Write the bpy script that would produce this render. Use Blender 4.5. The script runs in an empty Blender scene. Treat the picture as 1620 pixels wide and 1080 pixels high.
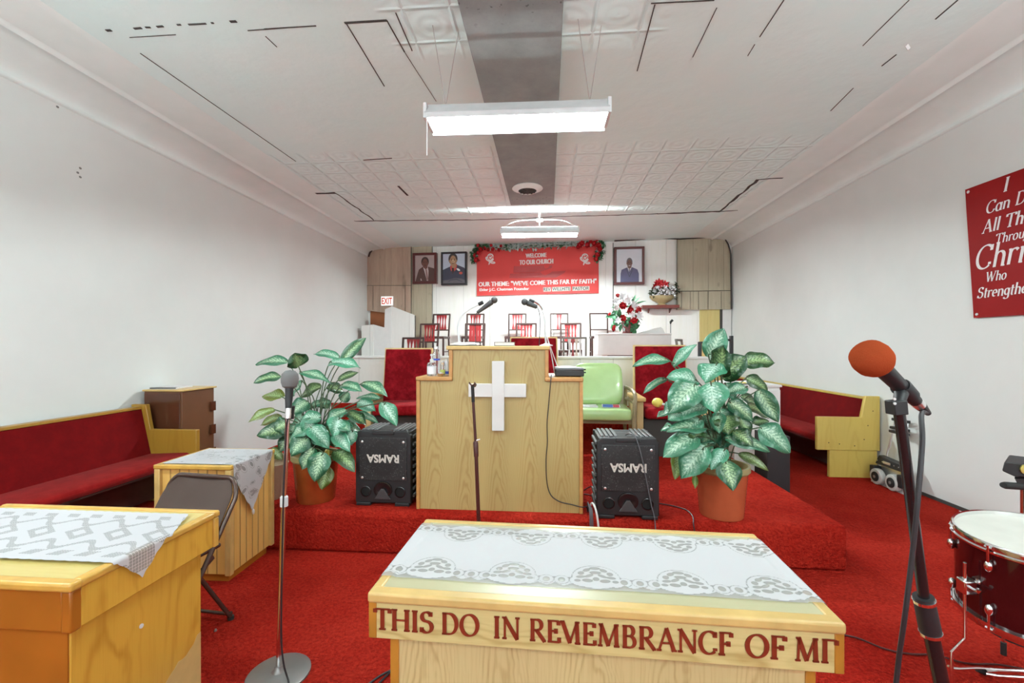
import bpy, math, random
import numpy as np
from mathutils import Matrix, Vector
R = math.radians
PI = math.pi
random.seed(7)
scn = bpy.context.scene
COL = scn.collection

# ------------------------------------------------------------------ camera, world, exposure
FPX, CX, CY, EYE = 700.0, 810.0, 547.0, 1.5
TH = math.atan(56 / FPX)
cam_d = bpy.data.cameras.new('camera')
cam_d.sensor_width = 36.0
cam_d.lens = FPX / 1620 * 36
cam_d.shift_y = 7 / 1620
cam_d.clip_start = 0.02
cam = bpy.data.objects.new('camera', cam_d)
COL.objects.link(cam)
cam.location = (0, 0, EYE)
cam.rotation_euler = (PI / 2, 0, TH)
scn.camera = cam
w = bpy.data.worlds.new('world')
scn.world = w
w.use_nodes = True
w.node_tree.nodes['Background'].inputs[0].default_value = (0.82, 0.95, 1, 1)
w.node_tree.nodes['Background'].inputs[1].default_value = 4.0
vs = scn.view_settings
vs.view_transform = 'Standard'
vs.look = 'None'
vs.gamma = 1.0
vs.use_curve_mapping = False
vs.exposure = 0.56
scn.cycles.use_denoising = True
scn.cycles.max_bounces = 8
scn.cycles.diffuse_bounces = 6
scn.cycles.transparent_max_bounces = 12
scn.cycles.sample_clamp_indirect = 6.0
TUBE_POWER = 66.0      # base emission of the fluorescent tubes, visible and added

# ------------------------------------------------------------------ measuring: photo pixel -> point of the room
def ray(px, py):
    a, b = (px - CX) / FPX, (CY - py) / FPX
    s, c = math.sin(TH), math.cos(TH)
    return Vector((-s + a * c, c + a * s, b))
def aty(px, py, y):
    r = ray(px, py); t = y / r.y
    return Vector((r.x * t, y, EYE + r.z * t))
def atz(px, py, z):
    r = ray(px, py); t = (z - EYE) / r.z
    return Vector((r.x * t, r.y * t, z))
def atx(px, py, x):
    r = ray(px, py); t = x / r.x
    return Vector((x, r.y * t, EYE + r.z * t))

# ------------------------------------------------------------------ material helpers
class NT:
    def __init__(s, name):
        s.m = bpy.data.materials.new(name); s.m.use_nodes = True
        s.t = s.m.node_tree; s.b = s.t.nodes['Principled BSDF']; s.o = s.t.nodes['Material Output']
    def n(s, typ, **kw):
        nd = s.t.nodes.new(typ)
        ins = kw.pop('ins', {})
        for k, v in kw.items(): setattr(nd, k, v)
        for k, v in ins.items(): s.put(nd, k, v)
        return nd
    def put(s, nd, k, v):
        sk = nd.inputs[k]
        if hasattr(v, 'is_output') or isinstance(v, bpy.types.NodeSocket): s.t.links.new(v, sk)
        else:
            if sk.type == 'RGBA' and len(v) == 3: v = (*v, 1)
            sk.default_value = v
    def math(s, op, a, b=0.0, c=0.0, clamp=False):
        nd = s.n('ShaderNodeMath', operation=op, use_clamp=clamp)
        s.put(nd, 0, a); s.put(nd, 1, b)
        if op in ('MULTIPLY_ADD', 'PINGPONG', 'SMOOTH_MIN', 'WRAP', 'COMPARE'): s.put(nd, 2, c)
        return nd.outputs[0]
    def mix(s, f, a, b, blend='MIX'):
        nd = s.n('ShaderNodeMix', data_type='RGBA', blend_type=blend)
        s.put(nd, 0, f); s.put(nd, 6, a); s.put(nd, 7, b)
        return nd.outputs[2]
    def obj(s): return s.n('ShaderNodeTexCoord').outputs['Object']
    def xyz(s, v): 
        nd = s.n('ShaderNodeSeparateXYZ'); s.put(nd, 0, v); return nd.outputs
    def comb(s, x, y, z):
        nd = s.n('ShaderNodeCombineXYZ')
        for i, v in enumerate((x, y, z)): s.put(nd, i, v)
        return nd.outputs[0]
    def noise(s, v, scale, detail=3.0, rough=0.5):
        nd = s.n('ShaderNodeTexNoise'); s.put(nd, 'Vector', v); s.put(nd, 'Scale', scale); s.put(nd, 'Detail', detail); s.put(nd, 'Roughness', rough)
        return nd.outputs[0]
    def mapr(s, v, a, b, c=0.0, d=1.0):
        nd = s.n('ShaderNodeMapRange'); nd.clamp = True
        for i, x in enumerate((v, a, b, c, d)): s.put(nd, i, x)
        return nd.outputs[0]
    def attr(s, name): return s.n('ShaderNodeAttribute', attribute_name=name)
    def bump(s, h, strength=0.3, dist=0.01):
        nd = s.n('ShaderNodeBump'); s.put(nd, 'Height', h); s.put(nd, 'Strength', strength); s.put(nd, 'Distance', dist)
        s.t.links.new(nd.outputs[0], s.b.inputs['Normal'])
    def set(s, **kw):
        names = dict(color='Base Color', rough='Roughness', metal='Metallic', spec='Specular IOR Level', trans='Transmission Weight',
                     alpha='Alpha', sheen='Sheen Weight', coat='Coat Weight', ior='IOR')
        for k, v in kw.items(): s.put(s.b, names[k], v)
        return s.m

def plain(name, color, rough=0.5, metal=0.0, var=0.06, scale=9.0, bump=0.0, bscale=60.0, **kw):
    t = NT(name); v = t.obj()
    n = t.noise(v, scale, 3)
    col = t.mix(t.mapr(n, 0.3, 0.7), tuple(c * (1 - var) for c in color), tuple(min(1, c * (1 + var)) for c in color))
    t.set(color=col, rough=rough, metal=metal, **kw)
    if bump: t.bump(t.noise(v, bscale, 2), bump, 0.004)
    return t.m
def emit(name, color, strength):
    t = NT(name)
    e = t.n('ShaderNodeEmission', ins={'Color': color, 'Strength': strength})
    t.t.links.new(e.outputs[0], t.o.inputs[0]); return t.m
def wood(name, c1, c2, axis='z', w=0.13, freq=9.0, amp=1.0, rough=0.38, fib=0.5, c3=None):
    """flat-sawn oak: cathedral arches along the axis, fine straight fibres between"""
    t = NT(name); x, y, z = t.xyz(t.obj())
    if axis == 'z': al, ac = z, t.math('ADD', x, t.math('MULTIPLY', y, 0.93))
    elif axis == 'x': al, ac = x, t.math('ADD', y, t.math('MULTIPLY', z, 0.93))
    else: al, ac = y, t.math('ADD', x, t.math('MULTIPLY', z, 0.93))
    st = t.comb(t.math('MULTIPLY', ac, 3.0), t.math('MULTIPLY', al, 1.2), 0.0)
    wob = t.noise(st, 2.2, 3)
    a2 = t.math('ADD', ac, t.math('MULTIPLY', t.math('SUBTRACT', wob, 0.5), 0.07))
    pp = t.math('PINGPONG', a2, w)
    q = t.math('DIVIDE', pp, w)
    val = t.math('ADD', t.math('MULTIPLY', t.math('POWER', q, 1.6), 0.62), t.math('MULTIPLY', al, 0.55))
    val = t.math('ADD', val, t.math('MULTIPLY', wob, 0.55))
    band = t.math('SINE', t.math('MULTIPLY', val, freq * 2 * PI))
    band = t.math('POWER', t.math('MULTIPLY_ADD', band, 0.5, 0.5), 2.2)
    fall = t.mapr(q, 0.25, 0.8, 1.0, 0.12)
    band = t.math('MULTIPLY', band, fall)
    fibv = t.comb(t.math('MULTIPLY', ac, 170.0), t.math('MULTIPLY', al, 4.0), 0.0)
    f = t.math('SUBTRACT', t.noise(fibv, 1.0, 3, 0.6), 0.5)
    k = t.math('ADD', t.math('MULTIPLY', band, 0.6 * amp), t.math('MULTIPLY', f, fib), clamp=True)
    big = t.noise(t.comb(t.math('MULTIPLY', ac, 2.5), t.math('MULTIPLY', al, 0.8), 0.3), 1.5, 2)
    base = t.mix(t.mapr(big, 0.3, 0.7), c1, c3 or tuple(c * 0.9 for c in c1))
    t.set(color=t.mix(k, base, c2), rough=rough)
    t.bump(t.math('MULTIPLY', k, -1.0), 0.06, 0.002)
    return t.m

# ------------------------------------------------------------------ mesh builder
class MB:
    def __init__(s): s.v = []; s.f = []; s.mi = []; s.m = 0; s.at = {}
    def add(s, vs_, fs, **at):
        o = len(s.v)
        s.v += [tuple(p) for p in vs_]
        for f in fs: s.f.append(tuple(i + o for i in f)); s.mi.append(s.m)
        for k, a in at.items():
            L = s.at.setdefault(k, [0.0] * o)
            L += [0.0] * (o - len(L)); L += list(a)
        return s
    def box(s, x0, x1, y0, y1, z0, z1, M=None):
        p = [Vector((x, y, z)) for z in (z0, z1) for y in (y0, y1) for x in (x0, x1)]
        if M is not None: p = [M @ q for q in p]
        return s.add(p, [(0, 2, 3, 1), (4, 5, 7, 6), (0, 1, 5, 4), (2, 6, 7, 3), (0, 4, 6, 2), (1, 3, 7, 5)])
    def bar(s, a, b, wx, wy, up=(0, 0, 1)):
        """square bar from a to b"""
        a, b = Vector(a), Vector(b); d = (b - a).normalized()
        u = Vector(up)
        if abs(d.dot(u)) > 0.95: u = Vector((0, 1, 0))
        sx = d.cross(u).normalized(); sy = sx.cross(d).normalized()
        p = []
        for c in (a, b):
            for i, j in ((-1, -1), (1, -1), (1, 1), (-1, 1)): p.append(c + sx * (wx / 2 * i) + sy * (wy / 2 * j))
        return s.add(p, [(3, 2, 1, 0), (4, 5, 6, 7), (0, 1, 5, 4), (1, 2, 6, 5), (2, 3, 7, 6), (3, 0, 4, 7)])
    def tube(s, pts, r, n=10, cyc=False):
        pts = [Vector(p) for p in pts]; N = len(pts)
        rr = r if isinstance(r, (list, tuple)) else [r] * N
        vs_, fs = [], []
        ref = None
        for i, p in enumerate(pts):
            d = (pts[(i + 1) % N] - pts[i - 1]) if cyc else (pts[min(i + 1, N - 1)] - pts[max(i - 1, 0)])
            if d.length < 1e-9: d = Vector((0, 0, 1))
            d.normalize()
            if ref is None:
                ref = Vector((0, 0, 1)) if abs(d.z) < 0.9 else Vector((1, 0, 0))
            a = ref - d * ref.dot(d)
            if a.length < 1e-5: a = d.orthogonal()
            a.normalize(); ref = a
            b = d.cross(a)
            for k in range(n):
                t = 2 * PI * k / n
                vs_.append(p + (a * math.cos(t) + b * math.sin(t)) * rr[i])
        for i in range(N if cyc else N - 1):
            j = (i + 1) % N
            for k in range(n):
                k2 = (k + 1) % n
                fs.append((i * n + k, i * n + k2, j * n + k2, j * n + k))
        if not cyc:
            fs.append(tuple(range(n - 1, -1, -1))); fs.append(tuple((N - 1) * n + k for k in range(n)))
        return s.add(vs_, fs)
    def lathe(s, prof, n=24, M=None, cap=True):
        M = M or Matrix.Identity(4); vs_, fs = [], []
        for r, z in prof:
            for k in range(n):
                t = 2 * PI * k / n
                vs_.append(M @ Vector((max(r, 1e-4) * math.cos(t), max(r, 1e-4) * math.sin(t), z)))
        for i in range(len(prof) - 1):
            for k in range(n):
                k2 = (k + 1) % n
                fs.append((i * n + k, i * n + k2, (i + 1) * n + k2, (i + 1) * n + k))
        if cap:
            fs.append(tuple(range(n - 1, -1, -1))); fs.append(tuple((len(prof) - 1) * n + k for k in range(n)))
        return s.add(vs_, fs)
    def prism(s, poly, ext):
        """poly: 3D points, ext: extrusion vector"""
        e = Vector(ext); n = len(poly); p = [Vector(q) for q in poly]
        fs = [tuple(range(n)), tuple(range(2 * n - 1, n - 1, -1))]
        for i in range(n):
            j = (i + 1) % n; fs.append((j, i, n + i, n + j))
        # orientation: make first face point against ext
        nm = Vector((0, 0, 0))
        for i in range(n): nm += p[i].cross(p[(i + 1) % n])
        if nm.dot(e) > 0: fs = [tuple(reversed(f)) for f in fs]
        return s.add(p + [q + e for q in p], fs)
    def poly(s, pts):
        return s.add(pts, [tuple(range(len(pts)))])
    def grid(s, fn, nu, nv, **at):
        vs_ = [fn(i / nu, j / nv) for i in range(nu + 1) for j in range(nv + 1)]
        fs = [(i * (nv + 1) + j, (i + 1) * (nv + 1) + j, (i + 1) * (nv + 1) + j + 1, i * (nv + 1) + j + 1) for i in range(nu) for j in range(nv)]
        return s.add(vs_, fs, **at)
    def ball(s, c, rx, ry=None, rz=None, n=16, m=10, M=None):
        ry = ry or rx; rz = rz or rx
        prof = [(math.sin(PI * i / m), -math.cos(PI * i / m)) for i in range(m + 1)]
        T = (M or Matrix.Identity(4)) @ Matrix.Translation(Vector(c)) @ Matrix.Diagonal((rx, ry, rz, 1))
        return s.lathe(prof, n, T, cap=False)
    def build(s, name, mat, parent=None, bevel=0.0, seg=2, smooth=38, world=False, kind=None, label=None):
        me = bpy.data.meshes.new(name)
        vv = s.v
        if world and parent is not None:
            I = parent.matrix_basis.inverted(); vv = [tuple(I @ Vector(p)) for p in vv]
        me.from_pydata(vv, [], s.f)
        for m in (mat if isinstance(mat, (list, tuple)) else [mat]): me.materials.append(m)
        if max(s.mi, default=0): me.polygons.foreach_set('material_index', s.mi)
        for k, a in s.at.items():
            a = list(a) + [0.0] * (len(vv) - len(a))
            la = me.attributes.new(k, 'FLOAT', 'POINT'); la.data.foreach_set('value', a)
        if smooth:
            me.polygons.foreach_set('use_smooth', [True] * len(me.polygons))
            me.set_sharp_from_angle(angle=R(smooth))
        me.update()
        o = bpy.data.objects.new(name, me); COL.objects.link(o)
        if parent is not None: o.parent = parent
        if bevel:
            b = o.modifiers.new('bevel', 'BEVEL'); b.width = bevel; b.segments = seg; b.limit_method = 'ANGLE'; b.angle_limit = R(40)
        if kind: o['kind'] = kind
        if label: o['label'] = label
        return o

def tag(o, label, cat, group=None):
    o['label'] = label; o['category'] = cat
    if group: o['group'] = group
    return o
def thing(name, label, cat, loc=(0, 0, 0), rotz=0.0, group=None):
    o = bpy.data.objects.new(name, None); COL.objects.link(o)
    o.location = loc; o.rotation_euler = (0, 0, rotz)
    o.matrix_basis = Matrix.Translation(Vector(loc)) @ Matrix.Rotation(rotz, 4, 'Z')
    return tag(o, label, cat, group)
def kids(o): return [c for c in bpy.data.objects if c.parent == o]
def dup(root, loc, rotz, label, skip=()):
    r = root.copy(); COL.objects.link(r); r.location = loc; r.rotation_euler = (0, 0, rotz); r['label'] = label
    for ch in kids(root):
        c = ch.copy(); COL.objects.link(c); c.parent = r
        for g in kids(ch):
            d = g.copy(); COL.objects.link(d); d.parent = c
    return r
def dirM(p, d, up=(0, 0, 1)):
    """matrix with local z along d, placed at p"""
    z = Vector(d).normalized(); u = Vector(up)
    if abs(z.dot(u)) > 0.97: u = Vector((0, 1, 0))
    x = u.cross(z).normalized(); y = z.cross(x)
    M = Matrix((x, y, z)).transposed().to_4x4(); M.translation = Vector(p); return M
def arc(cx, cy, rx, ry, a0, a1, n=14):
    return [(cx + rx * math.cos(R(a0 + (a1 - a0) * i / n)), cy + ry * math.sin(R(a0 + (a1 - a0) * i / n))) for i in range(n + 1)]
def spline(pts, n=8):
    """Catmull-Rom through the points"""
    P = [Vector(p) for p in pts]; P = [P[0] * 2 - P[1]] + P + [P[-1] * 2 - P[-2]]; out = []
    for i in range(1, len(P) - 2):
        for k in range(n):
            t = k / n; a, b, c, d = P[i - 1:i + 3]
            out.append(0.5 * ((2 * b) + (c - a) * t + (2 * a - 5 * b + 4 * c - d) * t * t + (3 * b - a - 3 * c + d) * t ** 3))
    return out + [P[-2]]

# ------------------------------------------------------------------ lettering
_txt = {}
def text2d(s, bold=0.0):
    """flat sans letters as 2-D vertices and faces (the built-in font)"""
    key = (s, bold)
    if key in _txt: return _txt[key]
    c = bpy.data.curves.new('letters', 'FONT'); c.body = s; c.size = 1.0; c.offset = bold; c.fill_mode = 'FRONT'; c.resolution_u = 3
    o = bpy.data.objects.new('letters', c); COL.objects.link(o)
    bpy.context.view_layer.update()
    me = bpy.data.meshes.new_from_object(o.evaluated_get(bpy.context.evaluated_depsgraph_get()))
    v = [(p.co.x, p.co.y) for p in me.vertices]; f = [tuple(p.vertices) for p in me.polygons]
    bpy.data.objects.remove(o); bpy.data.curves.remove(c); bpy.data.meshes.remove(me)
    _txt[key] = (v, f); return v, f
def put_text(mb, s, x0, x1, y0, y1, fn, bold=0.0):
    """letters stretched into the rectangle; fn(x, y) gives the 3-D point"""
    v, f = text2d(s, bold)
    xs = [p[0] for p in v]; ys = [p[1] for p in v]
    sx = (x1 - x0) / (max(xs) - min(xs)); sy = (y1 - y0) / (max(ys) - min(ys))
    mb.add([fn(x0 + (p[0] - min(xs)) * sx, y0 + (p[1] - min(ys)) * sy) for p in v], f)
def _s(x, y, w): return [(x - w, y), (x + w, y)]
V = lambda x, a=0.0, b=1.0: [(x, b), (x, a)]
GL = {
 'T': (.80, [V(.40), [(.05, .97), (.75, .97)], [(.06, .98), (.06, .80)], [(.74, .98), (.74, .80)], _s(.40, .025, .15)]),
 'H': (.92, [V(.16), V(.74), [(.16, .5), (.74, .5)], _s(.16, .025, .13), _s(.16, .975, .13), _s(.74, .025, .13), _s(.74, .975, .13)]),
 'I': (.42, [V(.19), _s(.19, .025, .13), _s(.19, .975, .13)]),
 'S': (.66, [arc(.31, .755, .21, .215, 35, 270) + arc(.31, .275, .24, .26, 88, -150), [(.49, .97), (.49, .78)], [(.09, .24), (.09, .03)]]),
 'D': (.88, [V(.17), [(.06, .975), (.38, .975)] + arc(.38, .5, .36, .475, 90, -90, 20) + [(.06, .025)], _s(.17, .025, .12)]),
 'O': (.96, [arc(.47, .5, .38, .485, 0, 360, 28)]),
 'N': (.94, [('t', V(.16)), [(.14, 1), (.76, 0)], ('t', V(.77)), _s(.14, .025, .11), _s(.12, .975, .1), _s(.77, .975, .11)]),
 'R': (.82, [V(.17), [(.06, .975), (.38, .975)] + arc(.38, .74, .21, .235, 90, -90, 14) + [(.17, .505)], [(.34, .52), (.74, .0)], _s(.17, .025, .13), _s(.73, .025, .07)]),
 'E': (.70, [V(.17), [(.06, .975), (.58, .975)], [(.17, .52), (.46, .52)], [(.06, .025), (.62, .025)], [(.57, .98), (.57, .80)], [(.60, .02), (.60, .22)], [(.45, .62), (.45, .42)]]),
 'F': (.66, [V(.17), [(.06, .975), (.58, .975)], [(.17, .50), (.46, .50)], [(.57, .98), (.57, .80)], [(.45, .60), (.45, .40)], _s(.17, .025, .14)]),
 'G': (.70, [V(.17), [(.06, .975), (.66, .975)], [(.65, .98), (.65, .78)], _s(.17, .025, .14)]),
 'M': (1.10, [('t', [(.20, 1), (.15, 0)]), [(.18, 1), (.52, .03)], ('t', [(.52, .03), (.86, 1)]), [(.86, 1), (.90, 0)], _s(.15, .025, .11), _s(.90, .025, .13), _s(.15, .975, .08), _s(.91, .975, .08)]),
 'm': (.95, [[(.05, 1), (.40, .03)], ('t', [(.40, .03), (.72, 1)]), [(.72, 1), (.76, 0)], _s(.76, .025, .13), _s(.04, .975, .10), _s(.77, .975, .08)]),
 'B': (.76, [V(.17), [(.06, .975), (.36, .975)] + arc(.36, .755, .19, .22, 90, -90) + [(.17, .535)], [(.17, .535), (.38, .535)] + arc(.38, .28, .23, .255, 90, -90) + [(.06, .025)]]),
 'A': (.92, [('t', [(.12, 0), (.44, 1)]), [(.44, 1), (.79, 0)], [(.22, .34), (.66, .34)], _s(.12, .025, .11), _s(.79, .025, .12)]),
 'C': (.84, [arc(.46, .5, .38, .485, 48, 312, 24), [(.71, .97), (.71, .74)], [(.72, .16), (.72, .26)]]),
 'W': (1.15, [[(.08, 1), (.34, 0)], ('t', [(.34, 0), (.56, 1)]), [(.52, 1), (.78, 0)], ('t', [(.78, 0), (1.04, 1)]), _s(.08, .975, .10), _s(1.03, .975, .10)]),
 'a': (.58, [arc(.25, .3, .2, .3, 0, 360, 18), V(.46, 0, .62), _s(.5, .02, .06)]),
 'n': (.60, [V(.11, 0, .62), arc(.29, .40, .18, .21, 180, 0, 10) + [(.47, 0)], _s(.52, .02, .05), _s(.07, .6, .05)]),
 'o': (.56, [arc(.26, .31, .21, .31, 0, 360, 18)]),
 'l': (.26, [V(.12, 0, 1.0), _s(.16, .02, .05), _s(.08, .98, .05)]),
 'h': (.60, [V(.11, 0, 1.0), arc(.29, .40, .18, .21, 180, 0, 10) + [(.47, 0)], _s(.52, .02, .05), _s(.07, .98, .05)]),
 'i': (.26, [V(.12, 0, .62), _s(.16, .02, .05), _s(.08, .6, .05), [(.10, .86), (.14, .86)], [(.12, .90), (.12, .82)]]),
 'g': (.56, [arc(.25, .34, .19, .27, 0, 360, 18), [(.45, .62), (.45, -.12)] + arc(.24, -.12, .21, .16, 0, -165, 12)]),
 's': (.46, [arc(.22, .46, .14, .14, 40, 270, 8) + arc(.22, .16, .16, .15, 88, -150, 10)]),
 'r': (.44, [V(.11, 0, .62), arc(.28, .40, .17, .21, 180, 40, 8), _s(.07, .6, .05)]),
 'u': (.60, [[(.11, .62), (.11, .2)] + arc(.28, .2, .17, .19, 180, 360, 10), V(.46, 0, .62), _s(.5, .02, .05), _s(.07, .6, .05)]),
 't': (.36, [[(.15, .84), (.15, .14)] + arc(.25, .13, .10, .12, 180, 290, 6), [(.03, .60), (.33, .60)]]),
 'e': (.52, [[(.06, .33), (.44, .33)] + arc(.25, .33, .19, .29, 0, 300, 16)]),
 ' ': (.34, []),
}
def nib_letters(mb, s, fn, height, x=0.0, y=0.0, a=.17, b=.055, depth=None, slant=0.0, squeeze=1.0, track=0.0, width=None):
    """broad-nib roman letters; fn(x, y) -> 3-D point; depth -> extrusion vector"""
    if width is not None:
        tot = sum(GL[c][0] + track for c in s) * height; squeeze = width / tot
    u = (math.cos(R(12)), math.sin(R(12)))
    for ch in s:
        adv, strokes = GL[ch]
        for st in strokes:
            k = 1.0
            if st and st[0] == 't': st = st[1]; k = .55
            P = list(st); n = len(P); closed = n > 4 and abs(P[0][0] - P[-1][0]) + abs(P[0][1] - P[-1][1]) < 1e-6
            L, Rr = [], []
            for i in range(n):
                p0 = P[i - 1] if i else (P[n - 2] if closed else P[0]); p1 = P[i + 1] if i < n - 1 else (P[1] if closed else P[-1])
                dx, dy = p1[0] - p0[0], p1[1] - p0[1]; l = math.hypot(dx, dy) or 1
                nx, ny = -dy / l, dx / l
                hw = .5 * k * math.hypot(a * (nx * u[0] + ny * u[1]), b * (-nx * u[1] + ny * u[0]))
                hw = max(hw, .5 * b)
                L.append((P[i][0] + nx * hw, P[i][1] + ny * hw)); Rr.append((P[i][0] - nx * hw, P[i][1] - ny * hw))
            for i in range(n - 1):
                q = [L[i], Rr[i], Rr[i + 1], L[i + 1]]
                pts = [fn(x + (p[0] + slant * p[1]) * height * squeeze, y + p[1] * height) for p in q]
                if depth is None: mb.poly(pts)
                else: mb.prism(pts, depth)
        x += (adv + track) * height * squeeze
    return x

# ------------------------------------------------------------------ materials
def C(r, g, b, k=0.99):
    f = lambda c: ((c / 255 + .055) / 1.055) ** 2.4 if c > 10 else c / 255 / 12.92
    return tuple(min(.92, f(c) * k) for c in (r, g, b))
def mat_carpet():
    t = NT('red_carpet'); v = t.obj()
    n1 = t.noise(v, 1.6, 4, .6); n2 = t.noise(v, 55, 3, .65); n3 = t.noise(v, 14, 3, .6)
    c = t.mix(t.mapr(n1, .35, .68), C(168, 38, 27), C(192, 54, 40))
    c = t.mix(t.mapr(n2, .38, .7), t.mix(.5, c, C(96, 6, 6)), c)
    c = t.mix(t.math('MULTIPLY', t.mapr(n3, .6, .75), .3), c, C(205, 66, 50))
    t.set(color=c, rough=.95, spec=.03)
    t.bump(t.math('ADD', n2, t.math('MULTIPLY', n3, 1.2)), 1.0, .022); return t.m
def mat_velvet(name, c1, c2):
    t = NT(name); v = t.obj()
    n = t.noise(v, 9, 5, .65)
    t.set(color=t.mix(t.mapr(n, .42, .72), c1, c2), rough=.8, spec=.06, sheen=.04)
    t.bump(t.noise(v, 240, 2), .25, .002); return t.m
def mat_planks(name, c1, c2, pitch, line=.008, dark=.45, knots=False, axis='x', rough=.6):
    t = NT(name); v = t.obj(); x, y, z = t.xyz(v)
    a = x if axis == 'x' else (y if axis == 'y' else t.math('ADD', x, y))
    pp = t.math('PINGPONG', a, pitch / 2)
    ln = t.mapr(pp, 0.0, line, 1.0, 0.0)
    idx = t.math('FLOOR', t.math('DIVIDE', t.math('ADD', a, pitch / 2), pitch))
    wn = t.n('ShaderNodeTexWhiteNoise', noise_dimensions='1D'); t.put(wn, 'W', idx)
    st = t.comb(t.math('MULTIPLY', a, 14), idx, t.math('MULTIPLY', z, 1.3))
    g = t.noise(st, 1.6, 5, .65)
    k = t.math('ADD', t.math('MULTIPLY', wn.outputs[0], .35), t.mapr(g, .3, .75, 0, .75), clamp=True)
    c = t.mix(k, c1, c2)
    if knots:
        kn = t.noise(t.comb(t.math('MULTIPLY', a, 5), idx, t.math('MULTIPLY', z, 2.2)), 1.4, 1)
        c = t.mix(t.mapr(kn, .68, .78, 0, .55), c, tuple(q * .35 for q in c2))
    c = t.mix(t.math('MULTIPLY', ln, dark), c, tuple(q * .2 for q in c1))
    t.set(color=c, rough=rough); t.bump(t.math('MULTIPLY', ln, -1), .6, .006); return t.m
def mat_ceiling():
    """white paint; pressed-tin plates towards the front and along the duct"""
    t = NT('ceiling_paint'); v = t.obj(); x, y, z = t.xyz(v)
    def cell(a, p): return t.math('PINGPONG', a, p / 2)
    l1 = t.mapr(cell(x, .32), 0, .018, 1, 0); l2 = t.mapr(cell(t.math('ADD', y, .12), .33), 0, .022, 1, 0)
    ln = t.math('MAXIMUM', l1, l2)
    r = t.math('ADD', t.math('POWER', cell(t.math('ADD', x, .16), .32), 2), t.math('POWER', cell(t.math('ADD', y, .285), .33), 2))
    ring = t.math('SINE', t.math('MULTIPLY', t.math('SQRT', r), 75))
    tin = t.math('ADD', ln, t.math('MULTIPLY', ring, .22))
    far = t.math('MULTIPLY', t.mapr(y, 4.85, 5.0), t.mapr(y, 7.45, 7.5, 1, 0))
    near = t.math('MULTIPLY', t.mapr(y, 3.4, 3.2), t.mapr(t.math('ABSOLUTE', t.math('ADD', x, .15)), 1.0, .9))
    msk = t.math('MAXIMUM', far, near)
    n = t.noise(v, 2.2, 4, .6)
    c = t.mix(t.mapr(n, .3, .72), C(194, 226, 236, 1.36), C(200, 231, 240, 1.36))
    t.set(color=c, rough=t.mapr(msk, 0, 1, .55, .32))
    h = t.math('ADD', t.math('MULTIPLY', tin, msk), t.math('MULTIPLY', t.noise(v, 6, 4), .7))
    t.bump(h, .8, .012); return t.m
def mat_wall(name, c1, c2, sc=1.2):
    t = NT(name); v = t.obj(); n = t.noise(v, sc, 4, .6)
    t.set(color=t.mix(t.mapr(n, .3, .7), c1, c2), rough=.42, spec=.35)
    t.bump(t.noise(v, 9, 5, .6), .08, .01); return t.m
def mat_duct():
    t = NT('grey_duct_paint'); v = t.obj(); x, y, z = t.xyz(v)
    n = t.noise(v, 3, 5, .7); sp = t.noise(v, 26, 2, .4)
    c = t.mix(t.mapr(n, .3, .7), C(142, 148, 148), C(162, 167, 167))
    m = t.math('MULTIPLY', t.mapr(sp, .66, .72), t.math('MAXIMUM', t.mapr(y, 3.0, 2.7), t.mapr(y, 6.3, 6.5)))
    t.set(color=t.mix(t.math('MULTIPLY', m, .8), c, C(56, 56, 56)), rough=.95, spec=.02); return t.m
def mat_leaf():
    t = NT('variegated_leaf')
    u = t.attr('leaf_u').outputs['Fac']; v = t.attr('leaf_v').outputs['Fac']; tone = t.attr('leaf_tone').outputs['Fac']
    av = t.math('ABSOLUTE', v)
    n = t.noise(t.comb(t.math('MULTIPLY', u, 9), t.math('MULTIPLY', v, 3), t.math('MULTIPLY', tone, 30)), 2.0, 3, .6)
    ph = t.math('ADD', t.math('MULTIPLY', t.math('SUBTRACT', u, t.math('MULTIPLY', av, .28)), 58), t.math('MULTIPLY', n, 11))
    st = t.math('MULTIPLY_ADD', t.math('SINE', ph), .5, .5)
    reach = t.mapr(t.math('ADD', av, t.math('MULTIPLY', t.math('SUBTRACT', n, .5), 1.5)), .06, .62, 1, 0)
    k = t.math('MULTIPLY', t.math('POWER', reach, 1.1), t.math('MULTIPLY_ADD', st, .8, .25), clamp=True)
    k = t.math('MULTIPLY', k, t.mapr(u, .97, .7))
    k = t.math('MAXIMUM', k, t.math('MULTIPLY', t.mapr(av, .05, .02), .8))
    dark = t.mix(tone, C(10, 62, 30), C(62, 134, 102))
    dark = t.mix(t.mapr(tone, -.02, -.5), dark, C(96, 108, 40))
    pale = t.mix(t.mapr(tone, 0, 1), C(160, 190, 132), C(196, 224, 210))
    t.set(color=t.mix(k, dark, pale), rough=.3, coat=.25)
    t.bump(t.math('ADD', st, t.math('MULTIPLY', t.mapr(av, .06, .0), -2.0)), .18, .006); return t.m
def mat_lace(name, net=.5, color=(190, 190, 193)):
    """white cloth; 'hole' > 0 lets through between the threads of the net"""
    t = NT(name); h = t.attr('hole').outputs['Fac']
    k = t.mapr(h, -.0004, .0004)
    edge = t.mapr(t.math('ABSOLUTE', h), .0022, .0004)
    v = t.obj()
    t.set(color=t.mix(t.math('MULTIPLY', edge, .28), C(*color), C(120, 120, 118)), rough=.8, alpha=t.math('MULTIPLY', t.math('SUBTRACT', 1.0, t.math('MULTIPLY', k, net)), t.mapr(t.attr('cut').outputs['Fac'], -.0003, .0003, 1, 0)))
    t.bump(t.noise(v, 420, 2), .25, .001); return t.m
def glassy(name, color, rough=.05, trans=.92):
    t = NT(name); t.set(color=color, rough=rough, trans=trans, ior=1.38); return t.m
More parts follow.
